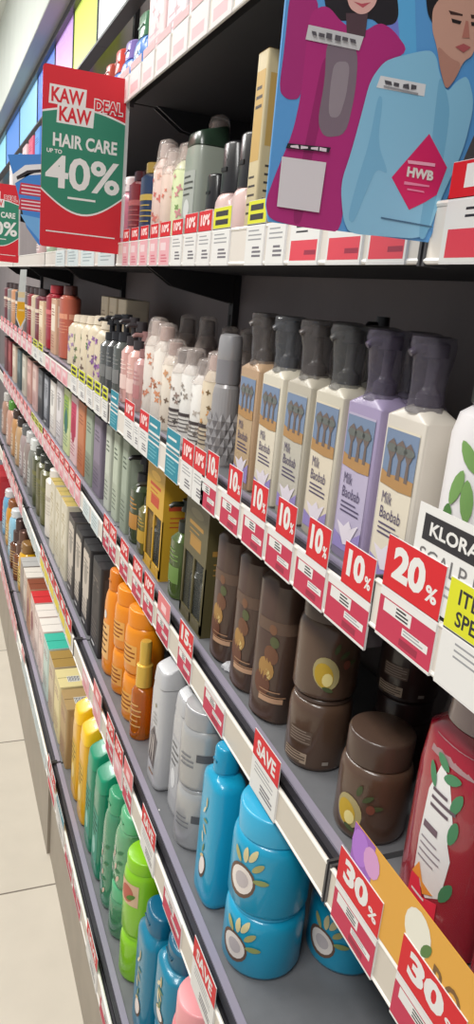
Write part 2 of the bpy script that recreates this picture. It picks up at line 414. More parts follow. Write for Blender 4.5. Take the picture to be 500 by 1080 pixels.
@kind
def window_box(body, accent, h, a, b):
    mb = MB(); B = m(body, .45); f = face_front(-a); g = face_near(-b)
    mb.box(-a, a, -b, b, 0, .004, B); mb.box(-a, a, -b, b, h*.56, h, B)        # closed top half and base
    mb.box(a-.002, a, -b, b, .004, h*.56, B)
    mb.box(-a, a, -b, -b+.0015, .004, h*.56, B); mb.box(-a, a, b-.0015, b, .004, h*.56, B)
    mb.box(-a, -a+.002, -b, -b+.008, .004, h*.56, B); mb.box(-a, -a+.002, b-.008, b, .004, h*.56, B); mb.box(-a, -a+.002, -.003, .003, .004, h*.56, B)
    mb.box(-a, -a+.002, -b, b, .004, h*.1, B)
    A = pa(*accent)
    rect(mb, f, -b*.6, b*.6, h*.8, h*.83, A); lines(mb, f, -b*.55, b*.5, h*.77, 2, .007, A, .002); rect(mb, f, -b*.45, b*.5, h*.63, h*.72, A)
    rect(mb, g, -a*.7, a*.7, h*.66, h*.7, A); lines(mb, g, -a*.6, a*.6, h*.6, 3, .008, A, .002)
    blob(mb, f, ell(0, h*.91, b*.55, h*.035, 16), m(tuple(min(255, int(v*1.2)) for v in body), .4), .0006)
    gl = MB(); gl.box(-a+.003, -a+.0036, -b+.007, b-.007, h*.08, h*.56, m((200, 205, 200), .1, alpha=.05))
    out = [('carton', mb.mesh('carton'), None), ('window_film', gl.mesh('window_film'), None)]
    for s in (-1, 1):
        q = MB(); y = s*b*.46; w = b*.34
        q.loft([(.005, w*.8, w*.9, 2.5), (.008, w*.9, w, 2.5), (h*.36, w*.9, w, 2.5), (h*.4, w*.4, w*.45, 2)], m((40, 38, 26), .25), 18, True, -a+.004+w, y)
        q.loft([(h*.4, w*.45, w*.5, 2), (h*.5, w*.42, w*.46, 2)], m((22, 20, 20), .3), 16, True, -a+.004+w, y)
        out.append(('bottle', q.mesh('bottle'), None))
    return out

def jar_art(mb, f, r, h, art):
    u = r*.35
    if art == 'coco':
        blob(mb, f, ell(u, h*.34, r*.42, h*.19, 18, -.4), pa(110, 84, 70), .0006); blob(mb, f, ell(u+.001, h*.35, r*.34, h*.15, 18, -.4), pa(236, 226, 218), .0009)
        blob(mb, f, ell(u+.002, h*.36, r*.2, h*.09, 14, -.4), pa(196, 186, 186), .0011)
        for k, (du, dz, ro) in enumerate(((.45, .22, .8), (.1, .3, 1.6), (.55, .08, .1), (-.15, .26, 2.2), (.3, .32, 1.1))):
            blob(mb, f, leaf(u+du*r, h*(.34+dz), r*.4, r*.16, ro), pa(*((176, 170, 110), (214, 200, 150), (150, 160, 96))[k % 3]), .0012, 2)
    elif art == 'argan':
        blob(mb, f, ell(u, h*.30, r*.40, h*.17, 18, .3), pa(170, 156, 108), .0006); blob(mb, f, ell(u-.002, h*.28, r*.28, h*.13, 16, .3), pa(190, 156, 44), .0009)
        blob(mb, f, ell(u+.002, h*.24, r*.16, h*.07, 12), pa(226, 210, 140), .0011)
        for k, (du, dz, ro) in enumerate(((.5, .2, .7), (.75, .12, .2), (.25, .26, 1.3), (.1, -.16, 2.8))): blob(mb, f, leaf(u+du*r, h*(.3+dz), r*.36, r*.15, ro), pa(70, 82, 48), .0012, 2)
        blob(mb, f, ell(u+r*.6, h*.4, r*.12, h*.05, 10), pa(120, 66, 50), .0013)
    elif art == 'info':
        rect(mb, f, -.1*r, .8*r, h*.08, h*.2, pa(170, 150, 130), .0006, 6); lines(mb, f, -.05*r, .75*r, h*.19, 4, h*.03, pa(70, 54, 44), h*.012, .0009, 6)
        rect(mb, f, .05*r, .9*r, h*.3, h*.46, pa(96, 78, 66), .0006, 6); lines(mb, f, .1*r, .85*r, h*.45, 5, h*.03, pa(150, 132, 118), h*.01, .0009, 6)
        rect(mb, f, 1.3*r, 1.5*r, h*.1, h*.14, pa(150, 140, 130), .0006, 3)
    elif art == 'silver':
        rect(mb, f, .9*r, 1.7*r, h*.40, h*.50, pa(92, 92, 96), .0006, 8); lines(mb, f, .1*r, .8*r, h*.45, 3, h*.06, pa(130, 130, 134), h*.02, .0007, 6)
    elif art == 'bar':
        rect(mb, f, -.3*r, .9*r, h*.18, h*.5, pa(236, 176, 90), .0006, 8); lines(mb, f, -.2*r, .8*r, h*.46, 4, h*.07, pa(150, 70, 10), h*.025, .0009, 6)
    elif art == 'lime':
        rect(mb, f, -.3*r, 1.0*r, h*.40, h*.66, pa(222, 186, 150), .0006, 8); blob(mb, f, ell(.35*r, h*.53, r*.4, h*.1, 16), pa(190, 100, 80), .0009); blob(mb, f, leaf(.6*r, h*.5, r*.6, r*.25, .6), pa(80, 130, 40), .0011, 2)
@kind
def jar(body, lid, r, h, art, trans, lf=.73):
    """lf: share of the height taken by the body below the lid"""
    t = m(body, .12, trans=.6, coat=.3) if trans else (m(body, .3, metal=.35) if art == 'silver' else m(body, .28, coat=.35))
    e = h*lf; sh = min(.018, e*.2)
    secs = [(0, r*.86, r*.86, 2), (.002, r*.95, r*.95, 2), (.007, r, r, 2), (e-sh, r, r, 2), (e-sh*.55, r*.985, r*.985, 2), (e-sh*.2, r*.94, r*.94, 2), (e, r*.86, r*.86, 2)]
    mb = MB(); mb.loft(secs, t, 40); jar_art(mb, wrap(secs, r), r, e*1.3, art)
    ld = MB(); ld.loft([(e+.0003, r*.86, r*.86, 2), (e+.001, r*.905, r*.905, 2), (h-.003, r*.905, r*.905, 2), (h-.001, r*.88, r*.88, 2), (h, r*.84, r*.84, 2)], (m(lid, .3, metal=.35) if art == 'silver' else m(lid, .3, coat=.2)), 40)
    return [('jar_body', mb.mesh('jar_body', 50), None), ('lid', ld.mesh('lid'), None)]

@kind
def shampoo(body, capc, a, b, h, ch, cb, art, trans):
    """flat oval bottle with a cap ; ch cap height, cb cap half width"""
    n = 2.6; t = m(body, .14, trans=.45, coat=.3) if trans else m(body, .28, coat=.3)
    s = h-ch
    secs = [(0, a*.82, b*.86, n), (.004, a*.97, b*.97, n), (.012, a, b, n), (s*.55, a*.98, b*.98, n), (s*.82, a*.94, b*.92, n), (s*.93, a*.85, b*.8, 2.4), (s*.985, a*.72, cb*1.05, 2.2), (s, a*.66, cb*.95, 2.2)]
    if art == 'coco':
        n = 3.4; secs = [(0, a*.86, b*.88, n), (.004, a*.98, b*.98, n), (.01, a, b, n), (s*.9, a*.98, b*.97, n), (s*.945, a*.94, b*.9, n), (s*.972, a*.82, b*.72, 2.4), (s*.985, a*.7, cb*.95, 2.2), (s, a*.66, cb*.95, 2.2)]
    mb = MB(); mb.loft(secs, t, 34); f = wrap(secs, b)
    if art == 'coco':
        blob(mb, f, ell(b*.25, s*.28, b*.36, s*.1, 18, -.3), pa(96, 76, 66), .0006); blob(mb, f, ell(b*.25, s*.29, b*.29, s*.08, 16, -.3), pa(238, 228, 222), .0009)
        for k in range(7): blob(mb, f, leaf(b*(.15+.12*math.sin(k*2.2)), s*(.36+.07*k), b*.5, b*.16, .5+k*.7), pa(*((206, 184, 130), (120, 140, 100), (226, 214, 180))[k % 3]), .0009+.0001*(k % 3), 2)
    elif art == 'hair':
        blob(mb, f, [(-.2*b, s*.14), (.5*b, s*.12), (.62*b, s*.42), (.3*b, s*.5), (-.1*b, s*.4)], pa(120, 112, 112), .0006)
        for k in range(5): blob(mb, f, leaf(b*(.02+.1*k), s*(.3+.03*(k % 2)), s*.3, b*.08, 1.35+.05*k), pa(*((196, 186, 180), (90, 80, 80))[k % 2]), .0009+.0001*k, 2)
        blob(mb, f, ell(b*.3, s*.78, b*.12, s*.02, 12), pa(150, 140, 110), .0007); rect(mb, f, -.2*b, .6*b, s*.1, s*.12, pa(150, 110, 80), .0011, 4); lines(mb, f, 0, .6*b, s*.68, 3, s*.04, pa(150, 146, 140), s*.012, .0007, 4)
    elif art == 'label':
        rect(mb, f, -.5*b, .9*b, s*.2, s*.62, pa(*[min(255, int(v*.55+110)) for v in body]), .0006, 8)
        lines(mb, f, -.35*b, .75*b, s*.58, 5, s*.07, pa(*[int(v*.45) for v in body]), s*.022, .0009, 6); blob(mb, f, ell(.2*b, s*.72, b*.3, s*.05, 14), WHITE, .0008)
    elif art == 'leafy':
        for k in range(10): blob(mb, f, leaf(b*(.2+.5*math.sin(k*2.3)), s*(.14+.06*k), b*.5, b*.2, k*1.1), pa(*((60, 120, 80), (220, 190, 170), (236, 236, 226))[k % 3]), .0007+.0001*(k % 4), 2)
    cp = MB(); cp.loft([(s, a*.62, cb*.9, 2.3), (s+.001, a*.72, cb, 2.3), (h-.004, a*.68, cb*.97, 2.3), (h-.001, a*.6, cb*.88, 2.3), (h, a*.5, cb*.75, 2.3)], m(capc, .28, coat=.2), 28)
    fl = MB(); fl.box(-a*.73, -a*.45, -cb*.4, cb*.4, s+ch*.42, s+ch*.5, m(tuple(int(v*.8) for v in capc), .4))
    return [('bottle_body', mb.mesh('bottle_body', 50), None), ('cap', cp.mesh('cap'), None), ('flip_tab', fl.mesh('flip_tab'), 1)]

@kind
def flip_shampoo(body, capc, a, b, h, art):
    """broad bottle whose slanted flip cap is as wide as the body"""
    s = h*.83; n = 4.2
    secs = [(0, a*.84, b*.86, n), (.004, a*.98, b*.98, n), (.01, a, b, n), (s*.9, a*.97, b*.95, n), (s, a*.9, b*.88, n)]
    mb = MB(); mb.loft(secs, m(body, .28, coat=.3), 34); f = wrap(secs, b)
    if art == 'hair':
        blob(mb, f, [(-.5*b, s*.24), (.55*b, s*.2), (.75*b, s*.5), (.3*b, s*.62), (-.4*b, s*.5)], pa(116, 108, 108), .0006)
        for k in range(5): blob(mb, f, leaf(b*(-.3+.17*k), s*(.4+.03*(k % 2)), s*.3, b*.17, 1.3+.06*k), pa(*((206, 196, 190), (84, 76, 78))[k % 2]), .0009+.0001*k, 2)
        blob(mb, f, ell(b*.3, s*.82, b*.12, s*.02, 12), pa(150, 140, 110), .0007); rect(mb, f, -.2*b, .6*b, s*.14, s*.16, pa(150, 110, 80), .0011, 4); lines(mb, f, 0, .6*b, s*.74, 3, s*.04, pa(150, 146, 140), s*.012, .0007, 4)
    else:
      rect(mb, f, -.55*b, .8*b, s*.2, s*.75, pa(*[min(255, int(v*.7+60)) for v in body]), .0005, 8)
      lines(mb, f, -.4*b, .7*b, s*.7, 4, s*.06, pa(*[int(v*.5) for v in body]), s*.02, .0008, 6)
      blob(mb, f, ell(.15*b, s*.36, b*.4, s*.1, 16), pa(*[min(255, int(v*.4+150)) for v in body]), .0008)
    cp = MB(); cp.loft([(s, a*.86, b*.84, n), (s+.0015, a*.94, b*.91, n), (h*.972, a*.86, b*.82, n), (h*.988, a*.80, b*.76, n), (h*.99, a*.72, b*.68, n)], m(capc, .28, coat=.25), 30)
    cp.v = [(x, y, z+(x/a)*h*.05*max(0, (z-h*.86)/(h*.13))) for x, y, z in cp.v]      # top slants down to the aisle
    return [('bottle_body', mb.mesh('bottle_body', 50), None), ('cap', cp.mesh('cap', 50), None)]

@kind
def pump_serum(body, capc, r, h):
    s = h*.54; secs = [(0, r*.86, r*.86, 2), (.003, r, r, 2), (s*.9, r, r, 2), (s*.97, r*.8, r*.8, 2), (s, r*.6, r*.6, 2)]
    mb = MB(); mb.loft(secs, m(body, .08, trans=.55, coat=.5), 28); f = wrap(secs, r)
    lines(mb, f, -.2*r, 1.2*r, s*.7, 5, s*.1, pa(232, 190, 120), s*.025, .0006, 6)
    cl = MB(); cl.loft([(s, r*.62, r*.62, 2), (s+.001, r*.72, r*.72, 2), (s+h*.22, r*.7, r*.7, 2), (s+h*.23, r*.5, r*.5, 2)], m(capc, .28, metal=.4), 24)
    cp = MB(); cp.loft([(s+h*.23, r*.5, r*.5, 2), (h*.98, r*.5, r*.5, 2), (h, r*.42, r*.42, 2)], m(capc, .28, metal=.4), 22)
    return [('bottle_body', mb.mesh('bottle_body'), None), ('overcap', cl.mesh('overcap'), None), ('nozzle', cp.mesh('nozzle'), 1)]

@kind
def dark_pump(body, capc, r, h, lab):
    s = h*.68; secs = [(0, r*.9, r*.9, 3), (.003, r, r, 3), (s*.88, r, r, 3), (s*.96, r*.7, r*.7, 2.4), (s, r*.5, r*.5, 2)]
    mb = MB(); mb.loft(secs, m(body, .2, coat=.4), 28); f = wrap(secs, r)
    rect(mb, f, -.5*r, .9*r, s*.25, s*.5, pa(*lab), .0006, 6); lines(mb, f, -.4*r, .8*r, s*.75, 3, s*.07, pa(*lab), s*.02, .0006, 5)
    pm = MB(); pm.loft([(s, r*.62, r*.62, 2), (s+h*.1, r*.6, r*.6, 2), (s+h*.11, r*.25, r*.25, 2), (s+h*.2, r*.25, r*.25, 2), (s+h*.205, r*.5, r*.5, 2), (h, r*.46, r*.46, 2)], m(capc, .3), 20)
    sp = MB(); sp.tube([(-r*.3, 0, h*.955), (-r*1.1, 0, h*.955), (-r*1.35, 0, h*.93)], [r*.2, r*.18, r*.13], m(capc, .3))
    return [('bottle_body', mb.mesh('bottle_body'), None), ('pump', pm.mesh('pump'), None), ('spout', sp.mesh('spout'), 1)]

@kind
def leaf_bottle():
    r = .035; secs = [(0, r*.9, r*.9, 2), (.004, r, r, 2), (.125, r, r, 2), (.14, r*.9, r*.9, 2), (.147, r*.62, r*.62, 2)]
    mb = MB(); mb.loft(secs, pl(226, 222, 222), 40); f = wrap(secs, r)
    rect(mb, f, -.62*r, 2.6*r, .034, .052, pa(36, 54, 50), .0006, 20); text(mb, f, 'KLORANE', -.35*r, 1.3*r, .0385, .0475, WHITE, .0012, .01)
    for (u, z, l, ro) in ((.95, .112, .034, 2.2), (1.3, .102, .038, 1.9), (.75, .088, .036, 1.3), (1.05, .08, .04, 1.7), (.6, .066, .022, 1.5), (1.5, .12, .03, 2.5), (1.7, .088, .034, 2.0)):
        blob(mb, f, leaf((u-.62)*r, z, l*.8, .0105, ro), pa(*((72, 120, 54), (118, 158, 88))[int(u*20) % 2]), .0007+.0003*u, 3)
    lines(mb, f, .1*r, 1.5*r, .028, 3, .006, GREY, .0015, .0007, 8)
    cp = MB(); cp.loft([(.147, r*.66, r*.66, 2), (.149, r*.72, r*.72, 2), (.182, r*.7, r*.7, 2), (.185, r*.6, r*.6, 2)], m((54, 56, 50), .3), 28)
    return [('bottle_body', mb.mesh('bottle_body'), None), ('cap', cp.mesh('cap'), None)]

@kind
def red_bottle(flip):
    a, b = .032, .044; secs = [(0, a*.86, b*.88, 2.6), (.004, a, b, 2.6), (.14, a*.99, b*.98, 2.8), (.174, a*.94, b*.92, 2.6), (.186, a*.7, b*.6, 2.2)]
    mb = MB(); mb.loft(secs, m((150, 16, 40), .16, coat=.6), 38); f = wrap(secs, b)
    blob(mb, f, [(-.3*b, .085), (-.26*b, .13), (.0, .158), (.35*b, .15), (.62*b, .12), (.6*b, .1), (.72*b, .088), (.66*b, .052), (.3*b, .042), (-.25*b, .054)], pa(226, 224, 222), .0006, 5)
    for (u, z, ro) in ((.4, .152, .3), (.62, .136, 1.2), (.66, .112, 1.4), (.05, .16, 2.8), (.74, .06, 1.2), (-.2, .145, 2.2)): blob(mb, f, leaf(u*b, z, .022, .009, ro), pa(70, 130, 90), .0010, 2)
    rect(mb, f, -.5*b, 1.6*b, .160, .176, pa(158, 126, 128), .0004, 12)
    for z, w in ((.136, .5), (.129, .75), (.122, .6)): rect(mb, f, -.1*b, (-.1+w)*b, z-.0028, z, pa(96, 80, 90), .0011, 6)
    rect(mb, f, -.2*b, .3*b, .098, .104, pa(110, 90, 100), .0011, 5); lines(mb, f, -.2*b, .5*b, .09, 4, .006, pa(150, 140, 146), .0015, .0011, 6)
    blob(mb, f, [(-.35*b, .012), (-.32*b, .05), (-.1*b, .058), (.2*b, .04), (.62*b, .046), (.66*b, .014), (.2*b, .008)], pa(222, 48, 70), .0008, 4)
    blob(mb, f, [(-.3*b, .052), (-.1*b, .060), (.2*b, .043), (.5*b, .05), (.2*b, .048), (-.1*b, .066)], pa(232, 150, 60), .0010, 3)
    lines(mb, f, -.2*b, .4*b, .04, 2, .007, WHITE, .002, .0012, 6)
    cp = MB(); cp.loft([(.186, a*.66, b*.56, 2.2), (.188, a*.74, b*.64, 2.2), (.206, a*.7, b*.6, 2.2), (.209, a*.58, b*.5, 2.2)], m((150, 130, 128), .2, coat=.5), 28)
    wr = MB(); wr.loft([(.01, a*1.02, b*1.02, 2.6), (.12, a*1.03, b*1.02, 2.6), (.165, a*.95, b*.92, 2.5), (.19, a*.8, b*.72, 2.3), (.209, a*.78, b*.68, 2.3)], m((240, 236, 236), .08, alpha=.03, coat=.8, bump=.6, scale=45), 36, False, 0, 0, .02, 3)
    return [('bottle_body', mb.mesh('bottle_body'), None), ('cap', cp.mesh('cap'), None), ('shrink_wrap', wr.mesh('shrink_wrap', 60), None)]

HALF = {}
def put(l, y, parts, name, label, cat, a, group=None, dx=0., dz=0., rz=0., bay=1):
    return thing(name, label, cat, (XF(l)+a+dx, y, DECK(l, bay)+dz), parts, group, rz)
# ================================================================== PRODUCTS
# --- third shelf from top (level 2): milk lotions
LG = 'boxy pump lotions with the tree picture'
LOT = [(.5135, (206, 198, 186), (84, 76, 90), (222, 212, 192), 'white pump lotion at the near end of the lotion row, beside the leafy white bottle'),
       (.580, (160, 146, 178), (92, 82, 102), (186, 176, 200), 'lavender purple pump lotion, the only purple one in the lotion row'),
       (.646, (200, 192, 174), (84, 82, 80), (220, 208, 186), 'cream pump lotion directly beside the lavender purple one'),
       (.714, (178, 170, 154), (88, 80, 78), (190, 184, 170), 'greyish beige pump lotion, third from the tan one end of the row'),
       (.782, (204, 196, 178), (84, 84, 88), (218, 208, 188), 'pale cream pump lotion next to the tan one'),
       (.851, (176, 146, 116), (94, 86, 82), (186, 160, 126), 'tan pump lotion at the far end of the lotion row, beside the grey faceted bottle')]
for y, b, t, p, lab in LOT: put(2, y, lotion(b, t, p), 'lotion_bottle', lab, 'lotion bottle', .018, LG)
for k, (y, b, t, p, w) in enumerate([(.60, (160, 146, 178), (92, 82, 102), (186, 176, 200), 'lavender'), (.668, (200, 192, 174), (84, 82, 80), (220, 208, 186), 'cream'), (.738, (178, 170, 154), (88, 80, 78), (190, 184, 170), 'greyish beige')]):
    put(2, y, lotion(b, t, p), 'lotion_bottle', 'second row pump lotion, only its wrapped pump showing behind the %s front lotion' % w, 'lotion bottle', .018, LG, dx=.048)
put(2, .815, dark_pump((38, 36, 40), (20, 20, 22), .018, .222, (70, 70, 74)), 'pump_bottle', 'black pump bottle standing behind the lotions, its black pump head above them', 'pump bottle', .018, None, dx=.135)
put(2, .975, facet_bottle(), 'faceted_bottle', 'grey bottle with a diamond faceted lower half beside the tan lotion', 'bottle', .0205)
put(2, .93, tube((70, 74, 72), (150, 150, 150), (40, 40, 42), .175, .012, .018, 'plain', False), 'hair_tube', 'slim dark green tube behind the grey faceted bottle', 'tube', .012, None, dx=.06)
# leaf bottle and its neighbours, nearest bay
put(2, .442, leaf_bottle(), 'leafy_bottle', 'round white bottle with green leaves and a dark green band beside the white lotion', 'bottle', .035, None, bay=0)
put(2, .362, leaf_bottle(), 'leafy_bottle', 'white leafy bottle nearer the frame edge, behind the detox card', 'bottle', .035, None, bay=0)
# white flowered bottles
FG = 'white flowered bottles in clear wraps'
FLO = [(1.348, (236, 226, 216), (214, 140, 110), (150, 90, 80), .178, .024, (200, 180, 172), 1, 0, 'tall white bottle with orange flowers beside the pink pump bottles'),
       (1.288, (240, 232, 222), (220, 150, 112), (170, 110, 80), .172, .023, (192, 160, 150), 1, 0, 'tall white bottle with orange flowers, second from the pink bottles'),
       (1.228, (234, 222, 206), (214, 160, 120), (120, 100, 84), .150, .022, (180, 150, 140), 1, 0, 'cream bottle with tan flowers, third from the pink bottles'),
       (1.172, (232, 226, 218), (150, 130, 120), (90, 84, 80), .142, .021, (90, 80, 78), 1, 1, 'white bottle with dark lettering band, first of the shorter ones'),
       (1.118, (236, 232, 226), (160, 150, 140), (84, 80, 78), .146, .021, (110, 96, 90), 1, 1, 'white bottle with grey print and clear crumpled wrap, second of the shorter ones'),
       (1.064, (238, 234, 228), (190, 180, 170), (120, 110, 104), .136, .021, (104, 96, 94), 1, 1, 'plain white bottle with dark band two places from the grey faceted bottle'),
       (1.018, (222, 206, 180), (210, 150, 90), (120, 96, 60), .150, .019, (200, 170, 160), 1, 1, 'yellowish white bottle with brown flowers touching the grey faceted bottle')]
for y, b, f1, f2, h, r, c, cr, dk, lab in FLO: put(2, y, floral(b, f1, f2, h, r, c, cr, dk), 'flowered_bottle', lab, 'bottle', r, FG)
for k, (y, w) in enumerate([(1.36, 'first orange flowered bottle'), (1.25, 'third flowered bottle'), (1.14, 'shorter white bottles'), (1.06, 'plain white bottle')]):
    put(2, y, floral((150, 132, 126), (120, 80, 70), (190, 160, 140), (.186, .19, .18, .182)[k], .022, (72, 60, 60), 1, 0), 'flowered_bottle', 'dusky brown wrapped bottle in the second row behind the %s' % w, 'bottle', .022, 'dusky bottles in the second row', dx=.06)
# pink bottles
PK = 'pink pump bottles'
put(2, 1.415, dark_pump((206, 160, 156), (150, 110, 108), .021, .150, (190, 130, 130)), 'pump_bottle', 'rosy pink pump bottle next to the orange flowered bottles', 'pump bottle', .021, PK)
put(2, 1.468, dark_pump((226, 178, 168), (60, 54, 56), .023, .165, (240, 210, 200)), 'pump_bottle', 'pale pink pump bottle, second from the orange flowered bottles', 'pump bottle', .023, PK)
put(2, 1.525, dark_pump((220, 172, 164), (60, 54, 56), .022, .17, (240, 210, 200)), 'pump_bottle', 'pale pink pump bottle at the shelf joint beside the dark slate bottles', 'pump bottle', .022, PK)
# dark slate bottles, second bay onwards
DK = 'dark slate bottles'
for y, h, c, w in ((1.60, .172, (92, 96, 92), 'grey green slate bottle beside the pale pink pump bottle'), (1.668, .168, (72, 74, 74), 'dark slate bottle in the middle of three by the pink pump bottles'), (1.738, .160, (98, 100, 98), 'dark slate bottle beside the purple flowered cream bottle')):
    put(2, y, dark_pump(c, (46, 46, 50), .024, h, (130, 130, 128)), 'pump_bottle', w, 'pump bottle', .024, DK)
CR = 'cream flowered bottles under the far brackets'
for y, h, f1, f2, w in ((1.815, .15, (132, 84, 150), (180, 130, 190), 'cream bottle with purple flowers nearest the dark slate bottles'), (1.905, .156, (150, 110, 170), (120, 90, 130), 'cream bottle with purple flowers, second from the slate bottles'),
                        (2.0, .15, (96, 130, 84), (120, 100, 90), 'cream bottle with green leaves beside the purple flowered ones'), (2.1, .146, (120, 140, 96), (90, 80, 80), 'cream bottle with green leaves, second of its look'), (2.2, .142, (170, 140, 180), (140, 110, 120), 'cream bottle with lilac print beside the terracotta tube')):
    put(2, y, floral((216, 202, 176), f1, f2, h, .035, (226, 212, 190), 0, 0), 'flowered_bottle', w, 'bottle', .035, CR)
for k, y in enumerate((1.88, 1.985, 2.09)):
    put(2, y, carton((222, 208, 184), .197, .03, .042, (228, 214, 190), (180, 160, 140), (226, 214, 192), 'plain'), 'carton', ['cream carton behind the purple flowered bottles', 'cream carton behind the first green leaved bottle', 'cream carton behind the second green leaved bottle'][k], 'carton', .03, 'cream cartons in the second row', dx=.075)
put(2, 2.36, tube((186, 96, 74), (220, 150, 120), (90, 54, 50), .215, .03, .05, 'plain', False), 'hair_tube', 'terracotta tube with a brown cap beside the cream flowered bottles', 'tube', .03)
put(2, 2.50, carton((206, 168, 140), .17, .03, .05, (236, 220, 200), (160, 90, 80), (206, 180, 150), 'plain'), 'carton', 'peach carton between the terracotta tube and the red bottle', 'carton', .03)
put(2, 2.655, tube((172, 44, 58), (220, 120, 120), (190, 60, 70), .21, .035, .055, 'plain', False), 'hair_tube', 'crimson red tall tube behind the yellow hanging strip', 'tube', .035)
put(2, 2.80, carton((224, 196, 160), .15, .03, .055, (240, 224, 196), (150, 120, 90), (224, 200, 170), 'plain'), 'carton', 'beige carton beside the crimson tube', 'carton', .03)
far2 = [(2.95, 'plum', (132, 60, 70)), (3.08, 'cream', (220, 200, 170)), (3.22, 'dark red', (146, 40, 48)), (3.36, 'grey brown', (112, 100, 96)), (3.52, 'pale pink', (214, 180, 170)), (3.7, 'charcoal', (70, 68, 70)), (3.9, 'orange tan', (206, 150, 110)), (4.1, 'mid grey', (140, 136, 132)), (4.3, 'maroon', (110, 50, 56))]
for y, n, c in far2: put(2, y, tube(c, (230, 210, 190), (70, 56, 56), .19, .03, .055, 'plain', False), 'hair_tube', '%s tall tube on the third shelf in the distance past the yellow strip' % n, 'tube', .03, 'far tubes on the third shelf')

# --- fourth shelf (level 3): brown jars and tubes
BR = (88, 66, 52); BL = (78, 60, 50)
BJ = 'brown hair mask jars'
put(3, .640, jar(BR, BL, .0345, .085, 'info', 0, .94), 'hair_mask_jar', 'brown lidded jar, bottom one of the stack of two', 'jar', .0345, BJ)
put(3, .640, jar(BR, BL, .0345, .112, 'argan', 0, .76), 'hair_mask_jar', 'brown lidded jar, upper one of the stack of two', 'jar', .0345, BJ, dz=.0855, rz=.7)
put(3, .524, jar(BR, BL, .035, .106, 'argan', 0), 'hair_mask_jar', 'single brown jar with yellow fruit picture beside the red wrapped bottle', 'jar', .035, BJ)
put(3, .60, jar((52, 38, 34), (46, 34, 32), .033, .094, 'info', 0), 'hair_mask_jar', 'brown jar in the dark second row, lower one behind the single jar', 'jar', .033, BJ, dx=.08)  # second row jars: shade put into a darker copy of the brown
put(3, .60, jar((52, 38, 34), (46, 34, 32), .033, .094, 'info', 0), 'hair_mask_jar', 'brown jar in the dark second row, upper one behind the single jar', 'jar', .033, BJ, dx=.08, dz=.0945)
BT = 'brown bottles with the fruit picture'
TB = tube((80, 60, 50), (100, 78, 64), (66, 50, 42), .212, .0255, .031, 'coco', False)
for y, w in ((.733, 'brown bottle with fruit picture right beside the stack of brown jars'), (.806, 'brown bottle in the middle of three, its picture turned to the aisle'), (.886, 'brown bottle nearest the olive window carton')): put(3, y, TB, 'conditioner_bottle', w, 'bottle', .0235, BT, rz=(.25 if y < .75 else .0))
lump = MB(); lump.loft([(0, .006, .008, 2), (.003, .009, .012, 2), (.007, .008, .008, 2), (.011, .004, .006, 2)], m((225, 225, 228), .1, alpha=.75, coat=1.), 16, True, 0, 0, .5, 2)
put(3, .846, [('plastic_scrap', lump.mesh('plastic_scrap', 20), None)], 'plastic_scrap', 'crumpled clear plastic scrap lying between the brown bottles', 'plastic scrap', .009)
put(3, .995, window_box((92, 84, 52), (170, 128, 60), .192, .03, .052), 'window_carton', 'olive carton with two window slots beside the brown bottles', 'carton', .03)
put(3, 1.105, dark_pump((74, 92, 44), (38, 42, 34), .024, .165, (120, 150, 80)), 'pump_bottle', 'green pump bottle between the olive and gold window cartons', 'pump bottle', .024)
put(3, 1.222, window_box((206, 160, 44), (190, 70, 40), .192, .032, .055), 'window_carton', 'golden yellow carton with two window slots', 'carton', .032)
put(3, 1.318, dark_pump((110, 104, 48), (52, 50, 40), .022, .14, (200, 160, 60)), 'pump_bottle', 'short olive pump bottle touching the golden carton', 'pump bottle', .022)
put(3, 1.385, dark_pump((64, 74, 50), (40, 40, 42), .026, .178, (196, 140, 70)), 'pump_bottle', 'dark green pump bottle with an orange label, second from the golden carton', 'pump bottle', .026)
SG = 'sage green cartons by the shelf joint'
for y, c, w in ((1.452, (150, 160, 142), 'sage green narrow carton before the shelf joint'), (1.535, (176, 184, 164), 'pale sage narrow carton just past the shelf joint'), (1.615, (186, 190, 176), 'pale sage narrow carton beside the lavender grey carton')):
    put(3, y, carton(c, .188, .03, .026, tuple(min(255, v+14) for v in c), (70, 84, 70), (70, 80, 66), 'plain'), 'carton', w, 'carton', .03, SG)
FB = 'hair colour cartons on the fourth shelf'
